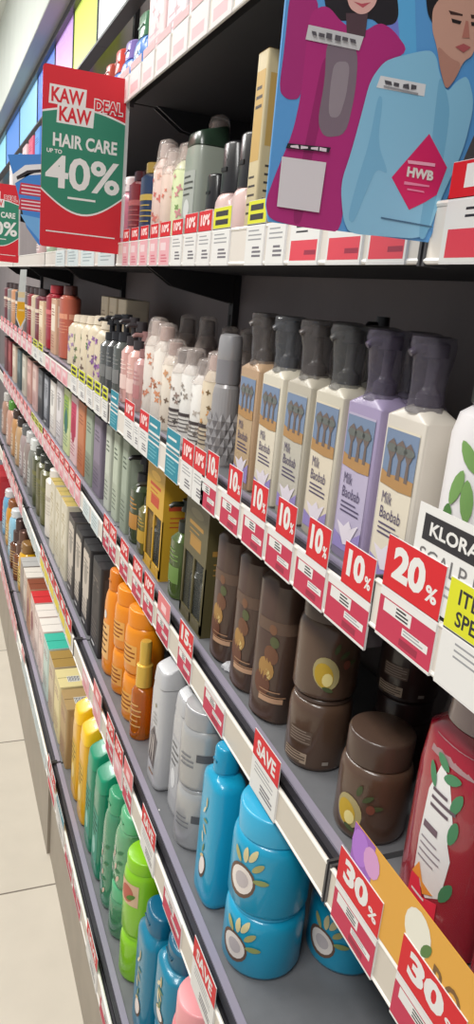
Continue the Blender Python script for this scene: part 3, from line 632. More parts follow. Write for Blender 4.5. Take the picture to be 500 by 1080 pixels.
for y, b, c, pn, ac, st, w in ((1.735, .045, (122, 112, 128), (140, 128, 146), (90, 80, 96), 'plain', 'lavender grey carton beside the pale sage cartons'), (1.84, .045, (136, 146, 128), (160, 172, 150), (90, 100, 90), 'plain', 'grey green carton beside the lavender grey one'),
        (1.95, .05, (186, 112, 72), (196, 124, 84), (150, 80, 50), 'plain', 'orange brown carton beside the grey green one'), (2.065, .05, (226, 196, 196), (200, 60, 96), (170, 30, 70), 'swatch', 'white and magenta carton beside the orange brown one'),
        (2.19, .052, (206, 214, 160), (150, 176, 70), (50, 110, 96), 'swatch', 'lime and white carton beside the magenta one'), (2.33, .055, (196, 190, 190), (226, 220, 220), (120, 110, 116), 'model', 'pale grey carton, first past the lime one'),
        (2.47, .055, (216, 208, 200), (236, 232, 226), (140, 130, 130), 'model', 'white carton, second past the lime one'), (2.62, .055, (90, 92, 98), (170, 172, 180), (50, 50, 56), 'model', 'slate carton, third past the lime one'),
        (2.78, .06, (70, 70, 74), (120, 120, 124), (40, 40, 44), 'plain', 'charcoal carton, fourth past the lime one'), (2.95, .06, (206, 170, 164), (226, 200, 190), (150, 100, 100), 'plain', 'dusty pink carton, fifth past the lime one'),
        (3.13, .065, (196, 150, 140), (220, 180, 170), (120, 80, 80), 'plain', 'rose brown carton, sixth past the lime one'), (3.32, .065, (196, 186, 170), (220, 214, 200), (140, 130, 120), 'plain', 'pale stone carton, seventh past the lime one'),
        (3.52, .07, (82, 96, 98), (110, 126, 128), (50, 60, 60), 'plain', 'dark teal grey carton, eighth past the lime one'), (3.75, .07, (210, 190, 170), (230, 214, 196), (150, 130, 110), 'plain', 'sand carton, ninth past the lime one'),
        (3.98, .07, (140, 56, 60), (170, 80, 80), (90, 30, 30), 'plain', 'brick red carton, tenth past the lime one'), (4.2, .07, (112, 60, 64), (140, 80, 84), (80, 40, 40), 'plain', 'maroon carton, last one on the fourth shelf')):
    put(3, y, carton(c, .185 if y < 2.4 else .17, .035, b, pn, ac, tuple(int(v*.7) for v in c), st), 'hair_colour_carton', w, 'carton', .035, FB)
# red bottles in the nearest bay
RG = 'red wrapped shampoo bottles'
for y, w in ((.378, 'red wrapped bottle with white label, first beside the brown jar'), (.282, 'red wrapped bottle second from the brown jar, at the frame edge')): put(3, y+.02, red_bottle(1), 'shampoo_bottle', w, 'bottle', .032, RG, bay=0)
put(3, .40, red_bottle(1), 'shampoo_bottle', 'red wrapped bottle in the second row behind the first red one', 'bottle', .032, RG, dx=.085, bay=0)

# --- fifth shelf (level 4): blue, silver, amber, orange
BLU = (22, 160, 200); BLL = (56, 172, 212)
BG = 'bright blue coconut jars'
put(4, .635, jar(BLU, BLL, .0465, .083, 'coco', 0, .95), 'hair_mask_jar', 'bright blue coconut jar, bottom one of the front stack', 'jar', .0465, BG)
put(4, .635, jar(BLU, BLL, .0465, .124, 'coco', 0, .74), 'hair_mask_jar', 'bright blue coconut jar, top one of the front stack', 'jar', .0465, BG, dz=.0835)
put(4, .612, jar(BLU, BLL, .0465, .105, 'coco', 0), 'hair_mask_jar', 'bright blue coconut jar in shade behind the front stack', 'jar', .0465, BG, dx=.1)
put(4, .733, shampoo(BLU, (24, 150, 190), .0225, .031, .218, .034, .0135, 'coco', 0), 'shampoo_bottle', 'bright blue bottle with a coconut picture beside the blue jar stack', 'bottle', .0225)
SV = (186, 186, 186); SL = (178, 178, 180)
SG2 = 'silver hair mask jars'
put(4, .838, jar(SV, SL, .034, .095, 'silver', 0, .94), 'hair_mask_jar', 'silver grey jar, bottom one of the stack beside the blue bottle', 'jar', .034, SG2)
put(4, .838, jar(SV, SL, .034, .117, 'silver', 0, .76), 'hair_mask_jar', 'silver grey jar, top one of the stack beside the blue bottle', 'jar', .034, SG2, dz=.0955)
WB = flip_shampoo((186, 186, 188), (182, 182, 184), .021, .03, .2, 'hair')
put(4, .900, flip_shampoo((184, 184, 186), (180, 180, 182), .021, .026, .198, 'x'), 'shampoo_bottle', 'plain silver grey bottle right behind the silver jar stack', 'bottle', .021, None, dx=.012)
put(4, .972, flip_shampoo((190, 190, 192), (186, 186, 188), .0235, .029, .205, 'hair'), 'shampoo_bottle', 'silver white bottle with a picture of flowing hair beside the amber pumps', 'bottle', .0235)
AM = 'amber pump oils with gold caps'
put(4, 1.102, pump_serum((226, 122, 18), (226, 186, 84), .0195, .178), 'serum_bottle', 'amber oil bottle with gold cap, front one of the pair by the orange jars', 'bottle', .019, AM)
put(4, 1.06, pump_serum((206, 100, 24), (206, 166, 74), .018, .160), 'serum_bottle', 'shorter amber oil bottle with gold cap set back beside the silver bottle', 'bottle', .018, AM, dx=.03)
OR = (240, 146, 18); OL = (238, 140, 16); OG = 'orange hair mask jars'
for y, dz, w in ((1.165, 0, 'bottom jar of the orange stack beside the amber oils'), (1.165, .0925, 'top jar of the orange stack beside the amber oils'), (1.26, 0, 'bottom jar of the farther orange stack'), (1.26, .0925, 'top jar of the farther orange stack')):
    put(4, y, jar(OR, OL, .035 if y < 1.2 else .033, .118 if dz else .092, 'bar', 0, .74 if dz else .95), 'hair_mask_jar', 'orange lidded jar, '+w, 'jar', .035, OG, dz=dz)
put(4, 1.338, shampoo((236, 142, 20), (214, 120, 14), .023, .03, .215, .04, .02, 'label', 0), 'shampoo_bottle', 'tall orange bottle with narrow cap beside the farther orange jars', 'bottle', .023)
BXG = 'black cartons with a pale photo strip'
for y, w in ((1.43, 'black tall carton beside the tall orange bottle'), (1.54, 'black tall carton with pale strip, second from the orange bottle'), (1.64, 'black tall carton with pale strip, third from the orange bottle'), (1.74, 'dark tall carton beside the cream cartons')):
    put(4, y, carton((44, 41, 42) if y < 1.7 else (84, 78, 74), .196, .034, .043, (206, 194, 180) if y > 1.5 else (70, 64, 62), (120, 110, 104), (36, 34, 36), 'model'), 'hair_colour_carton', w, 'carton', .034, BXG)
CG = 'tall cream cartons'
for y, w in ((1.86, 'tall cream carton beside the dark photo strip carton'), (1.96, 'tall cream carton with gold top, second from the dark cartons'), (2.065, 'tall cream carton with gold top, third from the dark cartons')):
    put(4, y, carton((214, 206, 184), .2, .032, .043, (222, 214, 194), (190, 176, 140), (190, 170, 96), 'flower'), 'carton', w, 'carton', .032, CG)
put(4, 2.19, tube((228, 220, 206), (200, 190, 176), (226, 218, 208), .205, .032, .048, 'plain', False), 'hair_tube', 'white tube with a white cap between the cream cartons and the olive tubes', 'tube', .032)
OVG = 'olive green tubes with black and white tops'
for y, c, w in ((2.31, (98, 96, 50), 'olive tube beside the white tube'), (2.41, (88, 86, 46), 'olive tube in the middle of three'), (2.52, (76, 80, 50), 'olive tube farthest from the white tube')):
    put(4, y, tube(c, (120, 118, 70), (50, 52, 46), .2, .032, .047, 'plain', False), 'hair_tube', w, 'tube', .032, OVG)
FG4 = 'far bottles on the second shelf from the bottom'
for y, c, cc, w in ((2.66, (130, 130, 122), (220, 222, 218), 'grey bottle with white cap just past the olive tubes'), (2.79, (150, 134, 128), (200, 198, 196), 'mauve grey bottle second past the olive tubes'), (2.93, (168, 150, 148), (110, 110, 110), 'pinkish grey bottle third past the olive tubes'),
        (3.10, (196, 160, 120), (60, 50, 46), 'tan bottle fourth past the olive tubes'), (3.28, (196, 146, 96), (70, 54, 46), 'golden brown bottle fifth past the olive tubes'), (3.5, (206, 160, 140), (90, 150, 60), 'peach bottle with green cap at the far end'), (3.75, (180, 140, 120), (200, 196, 190), 'brown bottle last at the far end')):
    put(4, y, shampoo(c, cc, .03, .05, .2, .04, .03, 'label', 0), 'shampoo_bottle', w, 'bottle', .03, FG4)
# white lint on the deck
lint = MB(); lint.loft([(0, .0012, .002, 2), (.0008, .001, .0015, 2)], WHITE, 8)
tag(ob('paper_scrap', lint.mesh('paper_scrap'), None, (.30, .905, DECK(4))), 'tiny white paper scrap on the grey deck before the silver bottles', 'scrap')

# --- bottom shelf (level 5)
put(5, .655, jar((232, 130, 140), (238, 150, 156), .036, .085, 'x', 0), 'hair_mask_jar', 'pink jar, lower one at the near end of the bottom shelf', 'jar', .036, 'pink jars on the bottom shelf')
put(5, .655, jar((232, 130, 140), (240, 160, 164), .036, .14, 'x', 0), 'hair_mask_jar', 'pink jar, upper one at the near end of the bottom shelf', 'jar', .036, 'pink jars on the bottom shelf', dz=.0855)
DB = (14, 118, 150); BB = 'teal blue bottles and jars on the bottom shelf'
put(5, .728, jar((16, 140, 178), (20, 120, 152), .037, .105, 'bar', 0), 'hair_mask_jar', 'teal blue jar, lower one beside the pink jars', 'jar', .037, BB)
put(5, .728, shampoo((18, 128, 160), (16, 96, 126), .034, .036, .13, .03, .028, 'coco', 0), 'shampoo_bottle', 'teal blue squat bottle resting on the blue jar', 'bottle', .034, BB, dz=.1055, dx=.003)
put(5, .812, shampoo((18, 124, 156), (14, 98, 130), .027, .034, .212, .03, .027, 'coco', 0), 'shampoo_bottle', 'tall teal blue bottle between the lime jars and the blue jar', 'bottle', .027, BB)
LM = (140, 206, 24); LMG = 'lime green jars'
put(5, .912, jar(LM, LM, .033, .085, 'x', 0, .93), 'hair_mask_jar', 'lime green jar, bottom one of the lime stack', 'jar', .033, LMG)
put(5, .912, jar(LM, LM, .033, .135, 'lime', 0, .84), 'hair_mask_jar', 'lime green jar with a fruit label, top one of the lime stack', 'jar', .033, LMG, dz=.0855)
GRG = 'clear green jars and bottles on the bottom shelf'
put(5, .994, jar((130, 210, 160), (90, 180, 130), .031, .098, 'x', 1), 'hair_mask_jar', 'clear pale green jar, lower one beside the lime stack', 'jar', .031, GRG)
put(5, .994, shampoo((136, 206, 156), (96, 180, 130), .027, .031, .135, .03, .026, 'leafy', 1), 'shampoo_bottle', 'clear pale green bottle standing on the pale green jar', 'bottle', .027, GRG, dz=.0985, dx=.004)
put(5, 1.062, shampoo((96, 184, 140), (66, 160, 116), .024, .030, .222, .036, .022, 'leafy', 1), 'shampoo_bottle', 'tall clear green bottle between the pale green jar and the emerald bottles', 'bottle', .024, GRG)
EG = 'emerald shampoo bottles'; EM = (14, 132, 98)
for y, w in ((1.135, 'emerald green bottle nearer the clear green ones'), (1.205, 'emerald green bottle nearer the yellow ones')): put(5, y, flip_shampoo(EM, (18, 144, 106), .023, .031, .215, 'x'), 'shampoo_bottle', w, 'bottle', .023, EG)
YG = 'yellow shampoo bottles'
for y, w in ((1.285, 'yellow bottle beside the emerald green bottles'), (1.362, 'yellow bottle beside the kraft brown carton')): put(5, y, flip_shampoo((234, 176, 24), (248, 198, 22), .023, .031, .215, 'x'), 'shampoo_bottle', w, 'bottle', .023, YG)
for k, y in enumerate((1.30, 1.375)): put(5, y, flip_shampoo((222, 164, 20), (240, 186, 18), .023, .031, .213, 'x'), 'shampoo_bottle', ['yellow bottle in the second row behind the nearer yellow one', 'yellow bottle in the second row behind the farther yellow one'][k], 'bottle', .023, YG, dx=.052)
CB = 'cartons with their tops showing on the bottom shelf'
for y, b, c, tp, st, w in ((1.495, .044, (176, 146, 100), (176, 146, 96), 'barcode', 'kraft brown carton with barcode top beside the yellow bottles'), (1.592, .044, (218, 202, 150), (226, 210, 150), 'barcode', 'cream yellow carton with barcode top'),
        (1.688, .044, (196, 178, 150), (170, 136, 66), 'plain', 'pale carton with an ochre top'), (1.787, .046, (190, 206, 196), (60, 190, 164), 'plain', 'pale carton with a turquoise top'), (1.885, .044, (226, 206, 198), (240, 232, 222), 'plain', 'white topped carton nearer the turquoise one'),
        (1.98, .044, (222, 204, 196), (240, 230, 220), 'plain', 'white topped carton nearer the red one'), (2.078, .046, (214, 190, 180), (214, 40, 44), 'swatch', 'carton with a bright red top'), (2.178, .044, (196, 150, 120), (140, 70, 40), 'swatch', 'carton with a brown printed top'),
        (2.275, .044, (206, 190, 176), (232, 224, 212), 'plain', 'white topped carton past the brown printed one'), (2.372, .044, (160, 150, 142), (190, 188, 184), 'plain', 'grey topped carton beside the amber bottle')):
    put(5, y, carton(c, .148 if y > 1.4 else .16, .036, b, tuple(min(255, v+16) for v in c), (150, 96, 96), tp, st), 'carton', w, 'carton', .036, CB)
for y, b, h, cs in ((1.49, .04, .15, (150, 120, 80)), (1.59, .04, .15, (190, 176, 130)), (1.69, .04, .15, (140, 112, 60)), (1.79, .04, .15, (60, 170, 150))):
    put(5, y, carton(cs, h, .03, b, cs, (110, 90, 70), tuple(int(v*.8) for v in cs), 'plain'), 'carton', 'carton in the second row of the bottom shelf behind the %s' % {1.49: 'kraft carton', 1.59: 'cream yellow carton', 1.69: 'ochre topped carton', 1.79: 'turquoise topped carton'}[y], 'carton', .03, 'second row cartons on the bottom shelf', dx=.075)
FR5 = 'far bottles on the bottom shelf'
for y, k, w in ((2.49, shampoo((226, 172, 30), (150, 110, 60), .034, .046, .175, .035, .03, 'label', 0), 'golden yellow bottle past the grey topped carton'), (2.6, pump_serum((170, 100, 50), (110, 80, 70), .04, .18), 'brown amber bottle second past the cartons'),
        (2.72, pump_serum((150, 90, 60), (90, 70, 66), .04, .185), 'brown bottle third past the cartons'), (2.85, shampoo((150, 200, 222), (226, 230, 232), .034, .05, .185, .03, .03, 'label', 0), 'pale blue bottle past the brown ones'),
        (2.98, shampoo((206, 146, 40), (150, 90, 50), .034, .05, .185, .03, .03, 'label', 0), 'ochre bottle between the two blue ones'), (3.12, shampoo((110, 170, 206), (226, 220, 222), .034, .05, .19, .03, .03, 'label', 0), 'sky blue bottle farthest along'),
        (3.4, carton((196, 40, 52), .2, .035, .11, (206, 60, 70), (150, 20, 30), (180, 30, 40), 'plain'), 'large red carton at the far end of the bottom shelf')):
    put(5, y, k, 'shampoo_bottle' if y < 3.3 else 'carton', w, 'bottle' if y < 3.3 else 'carton', .035, FR5)

# --- eye level shelf (level 1)
put(1, .90, carton((206, 190, 150), .20, .02, .016, (196, 160, 90), (70, 62, 56), (150, 120, 60), 'plain'), 'carton', 'narrow gold striped carton beside the big poster', 'carton', .02)
PB = 'pale pink bottles with black caps'
for y, h, r, w in ((.958, .126, .021, 'pale pink bottle with tall black cap nearest the gold carton'), (1.022, .124, .024, 'pale pink bottle with wide black cap, second from the gold carton'), (1.078, .09, .018, 'smaller pale pink bottle in front of the grey side of the green one')):
    put(1, y, shampoo((226, 196, 190), (34, 33, 36), r, r*1.12, h, h*.52, r*1.0, 'x', 0), 'pink_bottle', w, 'bottle', r, PB)
for k, y in enumerate((.93, 1.0)): put(1, y, dark_pump((48, 46, 50), (28, 28, 30), .024, .17, (70, 70, 74)), 'pump_bottle', ['black pump bottle in the dark behind the gold carton', 'black pump bottle in the dark behind the wide black cap'][k], 'pump bottle', .024, 'black bottles in the dark second row', dx=.07)
put(1, 1.176, flip_shampoo((158, 164, 152), (40, 58, 44), .030, .034, .165, 'x'), 'shampoo_bottle', 'pale sage broad bottle with a dark green cap', 'bottle', .034)
put(1, 1.238, floral((214, 222, 176), (130, 160, 96), (214, 150, 150), .15, .026, (180, 160, 150), 1, 0), 'flowered_bottle', 'pale green bottle with small flowers beside the sage one', 'bottle', .026)
put(1, 1.262, floral((206, 190, 180), (180, 120, 110), (150, 110, 100), .2, .024, (150, 126, 116), 1, 0), 'flowered_bottle', 'tall brownish wrapped bottle behind the pale green flowered one', 'bottle', .024, None, dx=.055)
put(1, 1.305, floral((232, 206, 192), (220, 130, 110), (226, 170, 150), .15, .022, (206, 186, 178), 1, 0), 'flowered_bottle', 'pale peach flowered bottle beside the pale green one', 'bottle', .022, 'peach flowered bottles')
put(1, 1.358, floral((236, 208, 196), (214, 120, 110), (230, 180, 160), .17, .024, (206, 186, 178), 1, 0), 'flowered_bottle', 'taller peach flowered bottle beside the navy tube', 'bottle', .024, 'peach flowered bottles')
put(1, 1.435, tube((44, 62, 96), (200, 170, 80), (170, 140, 70), .145, .022, .034, 'plain', False), 'hair_tube', 'navy blue tube with gold band beside the peach bottles', 'tube', .022)
put(1, 1.525, tube((122, 34, 42), (170, 90, 90), (60, 24, 30), .14, .024, .036, 'plain', False), 'hair_tube', 'dark maroon tube half hidden by the red sale sign', 'tube', .024)
F1 = 'bottles on the eye level shelf past the red sale sign'
for y, c, cc, w in ((1.62, (196, 120, 140), (230, 220, 220), 'rose bottle just past the red sale sign'), (1.74, (214, 206, 196), (90, 84, 84), 'stone bottle second past the red sale sign'), (1.88, (196, 150, 160), (226, 216, 214), 'mauve bottle third past the red sale sign'), (2.05, (226, 200, 190), (200, 60, 70), 'blush bottle fourth past the red sale sign'),
                (2.25, (226, 206, 110), (220, 210, 200), 'lemon yellow bottle seen between the two red signs'), (2.45, (206, 200, 190), (226, 222, 214), 'pale bottle seen between the two red signs'), (2.68, (170, 190, 160), (226, 222, 214), 'pale green bottle near the farther red sign'), (2.95, (214, 180, 176), (226, 222, 214), 'pinkish bottle behind the farther red sign')):
    put(1, y, shampoo(c, cc, .03, .045, .14, .03, .03, 'label', 0), 'shampoo_bottle', w, 'bottle', .03, F1)

# --- topmost shelf (level 0)
PG = 'pale pink cartons on the topmost shelf'
for y, c, w in ((1.16, (222, 196, 196), 'pale pink carton at the near end of the topmost shelf'), (1.28, (214, 200, 204), 'pale grey pink carton, second on the topmost shelf'), (1.40, (224, 192, 192), 'pale pink carton beside the green capped blue bottles')):
    put(0, y, carton(c, .2, .034, .056, (230, 210, 210), (196, 160, 168), c, 'flower'), 'carton', w, 'carton', .034, PG)
BS = 'blue bottles on the topmost shelf'
put(0, 1.545, shampoo((52, 120, 200), (52, 112, 74), .03, .046, .135, .042, .044, 'label', 0), 'shampoo_bottle', 'blue bottle with wide dark green cap on the topmost shelf', 'bottle', .03, BS)
put(0, 1.655, shampoo((50, 110, 196), (130, 110, 180), .03, .042, .115, .035, .036, 'label', 0), 'shampoo_bottle', 'blue bottle with a violet cap on the topmost shelf', 'bottle', .03, BS)
put(0, 1.745, shampoo((60, 116, 196), (200, 60, 50), .03, .04, .12, .045, .036, 'label', 0), 'shampoo_bottle', 'blue bottle with a red cap on the topmost shelf', 'bottle', .03, BS)
RS = 'red bottles on the topmost shelf'
for y, c, w in ((1.85, (200, 70, 50), 'orange red bottle nearest the red capped blue one'), (1.95, (190, 40, 40), 'red bottle second from the red capped blue one'), (2.06, (150, 34, 40), 'dark red bottle touching the top of the sale sign')): put(0, y, shampoo(c, tuple(int(v*.85) for v in c), .03, .042, .115, .03, .034, 'x', 0), 'shampoo_bottle', w, 'bottle', .03, RS)
T0 = 'far cartons on the topmost shelf'
for y, c, w in ((2.25, (226, 140, 50), 'orange carton hidden mostly by the red sale sign'), (2.42, (222, 130, 50), 'orange carton second past the sale sign'), (2.62, (236, 150, 56), 'orange carton at the left edge of the sale sign'), (2.82, (50, 120, 206), 'blue carton left of the orange one'),
                (3.0, (60, 130, 210), 'second blue carton left of the orange one'), (3.2, (206, 70, 106), 'cerise carton left of the blue ones'), (3.42, (226, 190, 196), 'pale pink carton left of the cerise one'), (3.7, (90, 160, 216), 'sky blue carton near the frame edge'), (4.0, (214, 206, 204), 'white carton near the frame edge')):
    put(0, y, carton(c, .155, .035, .075, tuple(min(255, v+20) for v in c), tuple(int(v*.7) for v in c), tuple(min(255, v+60) for v in c), 'plain'), 'carton', w+' on the topmost shelf', 'carton', .035, T0)

# ================================================================== TICKETS in the price rails
def price_body(mb, f, w, kind_):
    h0, h1 = .001, .0395; W = w/2
    if kind_ == 'price':
        rect(mb, f, -W, W, h0, h1, PINKRED, .0004); rect(mb, f, -W, W, h0, .0025, WHITE, .0007); rect(mb, f, -W, W, .0335, h1, WHITE, .0006)
        rect(mb, f, -W*.82, W*.2, .0225, .0325, WHITE, .0007); lines(mb, f, -W*.35, W*.1, .031, 3, .0028, INK, .0014, .0010)
        rect(mb, f, -W*.05, W*.85, .0135, .0195, WHITE, .0007); lines(mb, f, W*.0, W*.7, .0185, 2, .0025, GREY, .001, .0010)
        rect(mb, f, -W*.1, W*.55, .005, .0105, DKRED, .0007)
    elif kind_ == 'white':
        rect(mb, f, -W, W, h0, h1, WHITE, .0004); lines(mb, f, -W*.75, W*.7, .036, 3, .0045, GREY, .0014, .0008); lines(mb, f, -W*.2, W*.75, .019, 3, .0042, m((110, 106, 112), .6), .0022, .0008)
    elif kind_ == 'pink':
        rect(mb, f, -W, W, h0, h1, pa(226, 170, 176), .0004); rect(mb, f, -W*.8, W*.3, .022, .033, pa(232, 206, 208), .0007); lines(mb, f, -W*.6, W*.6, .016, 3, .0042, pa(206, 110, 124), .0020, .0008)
    elif kind_ == 'redwhite':
        rect(mb, f, -W, W, h0, h1, WHITE, .0004); rect(mb, f, -W*.9, W*.9, .004, .022, pa(216, 62, 78), .0007); lines(mb, f, -W*.6, W*.2, .035, 2, .0045, INK, .0016, .0008); rect(mb, f, W*.1, W*.85, .009, .013, DKRED, .0010)
    elif kind_ == 'teal':
        rect(mb, f, -W, W, h0, h1, TEAL, .0004); rect(mb, f, -W, W, .031, .034, WHITE, .0007); lines(mb, f, -W*.8, W*.6, .027, 4, .0055, pa(120, 186, 196), .0014, .0008)
    elif kind_ == 'palepink':
        rect(mb, f, -W, W, h0, h1, pa(226, 206, 206), .0004); rect(mb, f, -W*.8, W*.6, .006, .02, pa(222, 172, 176), .0007)
    elif kind_ == 'ice':
        rect(mb, f, -W, W, h0, h1, pa(206, 216, 216), .0004); lines(mb, f, -W*.7, W*.6, .034, 4, .007, pa(150, 164, 168), .0022, .0008)
def tick_mesh(w, head, body, hh):
    mb = MB(); f = face_front(0); W = w/2
    L = -W*.42 if head == '10' else -W
    mb.box(.0001, .0021, -W, W, .0, RH if hh else RH-.001, pa(232, 230, 228))
    if hh: mb.box(.0001, .0008, -W, -L, RH-.001, RH+hh, pa(232, 230, 228))
    price_body(mb, f, w, body); z0 = .0425; z1 = RH+hh-.0004
    if head in ('10', '15', '20', '30', 'SAVE', 'red', 'redbig'):
        rect(mb, f, L, W, z0-.001, z1, RED, .0005); M = (L+W)/2; Q = (W-L)/2
        if head == 'SAVE': text(mb, f, 'SAVE', -W*.72, W*.72, z0+hh*.14, z0+hh*.74, WHITE, .0009, .035)
        elif head in ('10', '15', '20', '30'):
            text(mb, f, head, M-Q*.72, M+Q*.42, z0+hh*.2, z0+hh*.86, WHITE, .0009, .05); text(mb, f, '%', M+Q*.48, M+Q*.86, z0+hh*.2, z0+hh*.5, WHITE, .0009, .03)
        else: text(mb, f, '10%', -W*.7, W*.7, z0+hh*.22, z0+hh*.78, pa(240, 214, 210), .0009, .05)
    elif head == 'palepink': rect(mb, f, -W, W, z0, z1, pa(216, 160, 162), .0005)
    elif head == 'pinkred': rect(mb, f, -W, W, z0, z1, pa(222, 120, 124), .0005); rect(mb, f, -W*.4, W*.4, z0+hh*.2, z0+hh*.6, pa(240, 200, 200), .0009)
    elif head == 'yel2':
        rect(mb, f, -W, W, z0, z1, YEL, .0005); text(mb, f, 'ITEM', -W*.82, -W*.3, z0+hh*.54, z0+hh*.84, INK, .0009, .02); text(mb, f, 'SPECIAL', -W*.82, W*.05, z0+hh*.12, z0+hh*.42, INK, .0009, .02)
    elif head == 'yel': rect(mb, f, -W, W, z0, z1, YEL, .0005); rect(mb, f, -W*.75, W*.65, z0+hh*.55, z0+hh*.8, INK, .0009); rect(mb, f, -W*.75, W*.7, z0+hh*.15, z0+hh*.4, INK, .0009)
    elif head == 'teal': rect(mb, f, -W, W, z0, z1, TEAL, .0005); rect(mb, f, -W, W, z0+hh*.1, z0+hh*.22, WHITE, .0009); rect(mb, f, -W*.8, W*.5, z0+hh*.5, z0+hh*.62, WHITE, .0009)
    elif head == 'redyel': rect(mb, f, -W, W, z0, z1, RED, .0005); rect(mb, f, -W, W, .012, .036, pa(226, 204, 60), .0012); blob(mb, f, ell(0, z0+hh*.5, W*.5, hh*.3, 10), WHITE, .0009, 1)
    return mb.mesh('price_ticket', 30)
_tk = {}
def ticket(l, y0, y1, head, body, label, group=None, hh=None, bay=1):
    w = round(y0-y1, 4); hh = hh if hh is not None else (0 if not head else (.02 if head == 'SAVE' else .03))
    k = (w, head, body, hh)
    if k not in _tk: _tk[k] = tick_mesh(*k)
    o = ob('price_ticket', _tk[k], None, (DFR[l]-.0012, (y0+y1)/2, ZB[l]+(.022 if (l == 2 and bay == 0) else 0)))
    return tag(o, label, 'price ticket', group)
TG = ['lotion shelf ten percent tickets', 'price tickets']
# third shelf: ten percent row
for y0, y1, w in ((.543, .474, 'white lotion'), (.608, .549, 'lavender lotion'), (.678, .618, 'cream lotion'), (.746, .687, 'greyish beige lotion'), (.819, .760, 'pale cream lotion'), (.895, .838, 'tan lotion')):
    ticket(2, y0, y1, '10', 'price', 'red 10%% ticket in the rail below the %s' % w, 'ten percent tickets under the lotions', .036)
ticket(2, .462, .390, '20', 'price', 'red 20% ticket beside the white card with black band', None, .04, 0)
ticket(2, .384, .262, 'yel2', 'white', 'wide white ticket with a yellow item special heading', None, .036, 0)
for y0, y1, h, b, w in ((.93, .884, 'red', 'white', 'red topped white ticket below the grey faceted bottle'), (.984, .934, 'red', 'white', 'red topped white ticket between a teal one and the faceted bottle ticket'), (1.062, .996, 'teal', 'teal', 'teal striped ticket below the plain white bottles'),
        (1.165, 1.10, 'teal', 'teal', 'teal striped ticket second from the grey faceted bottle'), (1.225, 1.168, 'red', 'white', 'red topped white ticket below the cream tan flowered bottle'), (1.335, 1.265, 'red', 'white', 'red topped white ticket below the orange flowered bottles'), (1.455, 1.39, 'teal', 'teal', 'teal ticket at the shelf joint below the pink pump bottles'), (1.262, 1.228, None, 'white', 'headless white ticket below the orange flowered bottles')):
    ticket(2, y0, y1, h, b, w, 'tickets below the flowered bottles', .03 if h else 0)
ord_ = ['first', 'second', 'third', 'fourth', 'fifth', 'sixth', 'seventh', 'eighth', 'ninth', 'tenth']
for k, (y0, y1) in enumerate(((1.535, 1.485), (1.618, 1.555), (1.71, 1.64), (1.815, 1.735), (1.925, 1.84))): ticket(2, y0, y1, 'yel', 'white', 'yellow topped white ticket, %s from the shelf joint below the slate bottles' % ord_[k], 'yellow topped tickets', .026)
for k, y in enumerate((2.02, 2.12, 2.23, 2.35)): ticket(2, y+.045, y-.045, None, 'pink', 'plain pale pink ticket, %s past the yellow topped ones on the third shelf' % ord_[k], 'pale pink tickets on the third shelf')
for k, y in enumerate((2.52, 2.66)): ticket(2, y+.055, y-.055, 'yel', 'white', 'yellow topped far ticket, %s one below the crimson tube' % ord_[k], 'far yellow tickets', .024)
for k in range(8):
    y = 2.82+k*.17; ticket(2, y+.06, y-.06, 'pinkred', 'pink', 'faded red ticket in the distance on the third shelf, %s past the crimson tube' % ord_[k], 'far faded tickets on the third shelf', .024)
# fourth shelf
ticket(3, .462, .394, '30', 'price', 'red 30% ticket nearest the shelf joint on the orange banner', None, .034, 0)
ticket(3, .365, .290, '30', 'price', 'red 30% ticket at the bottom edge of the picture on the orange banner', None, .034, 0)
ticket(3, .655, .588, 'SAVE', 'white', 'red and white SAVE ticket below the stack of brown jars', None, .03)
ticket(3, .818, .745, None, 'price', 'red price ticket without a heading below the brown bottles', None)
ticket(3, .935, .875, '15', 'price', 'red 15% ticket below the farthest brown bottle', None, .034)
for y0, y1, h, w in ((1.05, .985, 'pinkred', 'faded red ticket below the olive window carton'), (1.135, 1.075, 'red', 'red ticket below the green pump bottle'), (1.213, 1.15, 'red', 'red ticket below the golden carton'), (1.312, 1.25, 'red', 'red ticket below the short olive pump bottle'), (1.408, 1.35, 'red', 'red ticket below the dark green pump bottle'), (1.468, 1.415, 'red', 'red ticket just before the shelf joint on the fourth shelf')):
    ticket(3, y0, y1, h, 'price', w, 'red tickets on the fourth shelf', .03)
for k, y in enumerate((1.56, 1.66)): ticket(3, y+.04, y-.04, None, 'ice', 'clear greyish ticket, %s past the joint on the fourth shelf' % ord_[k], 'clear tickets on the fourth shelf')
for k in range(8):
    y = 1.775+k*.085; ticket(3, y+.036, y-.036, 'red', 'pink', 'small red ticket, %s of the row below the hair colour cartons' % ord_[k], 'red tickets below the hair colour cartons', .028)
for k in range(3):
    y = 2.48+k*.1; ticket(3, y+.042, y-.042, 'yel', 'pink', 'yellow topped ticket, %s of three on the fourth shelf in the distance' % ord_[k], 'far yellow tickets on the fourth shelf', .024)
for k in range(9):
    y = 2.8+k*.13; ticket(3, y+.05, y-.05, 'pinkred', 'pink', 'faded red ticket, %s of the far row on the fourth shelf' % ord_[k], 'far red tickets on the fourth shelf', .026)
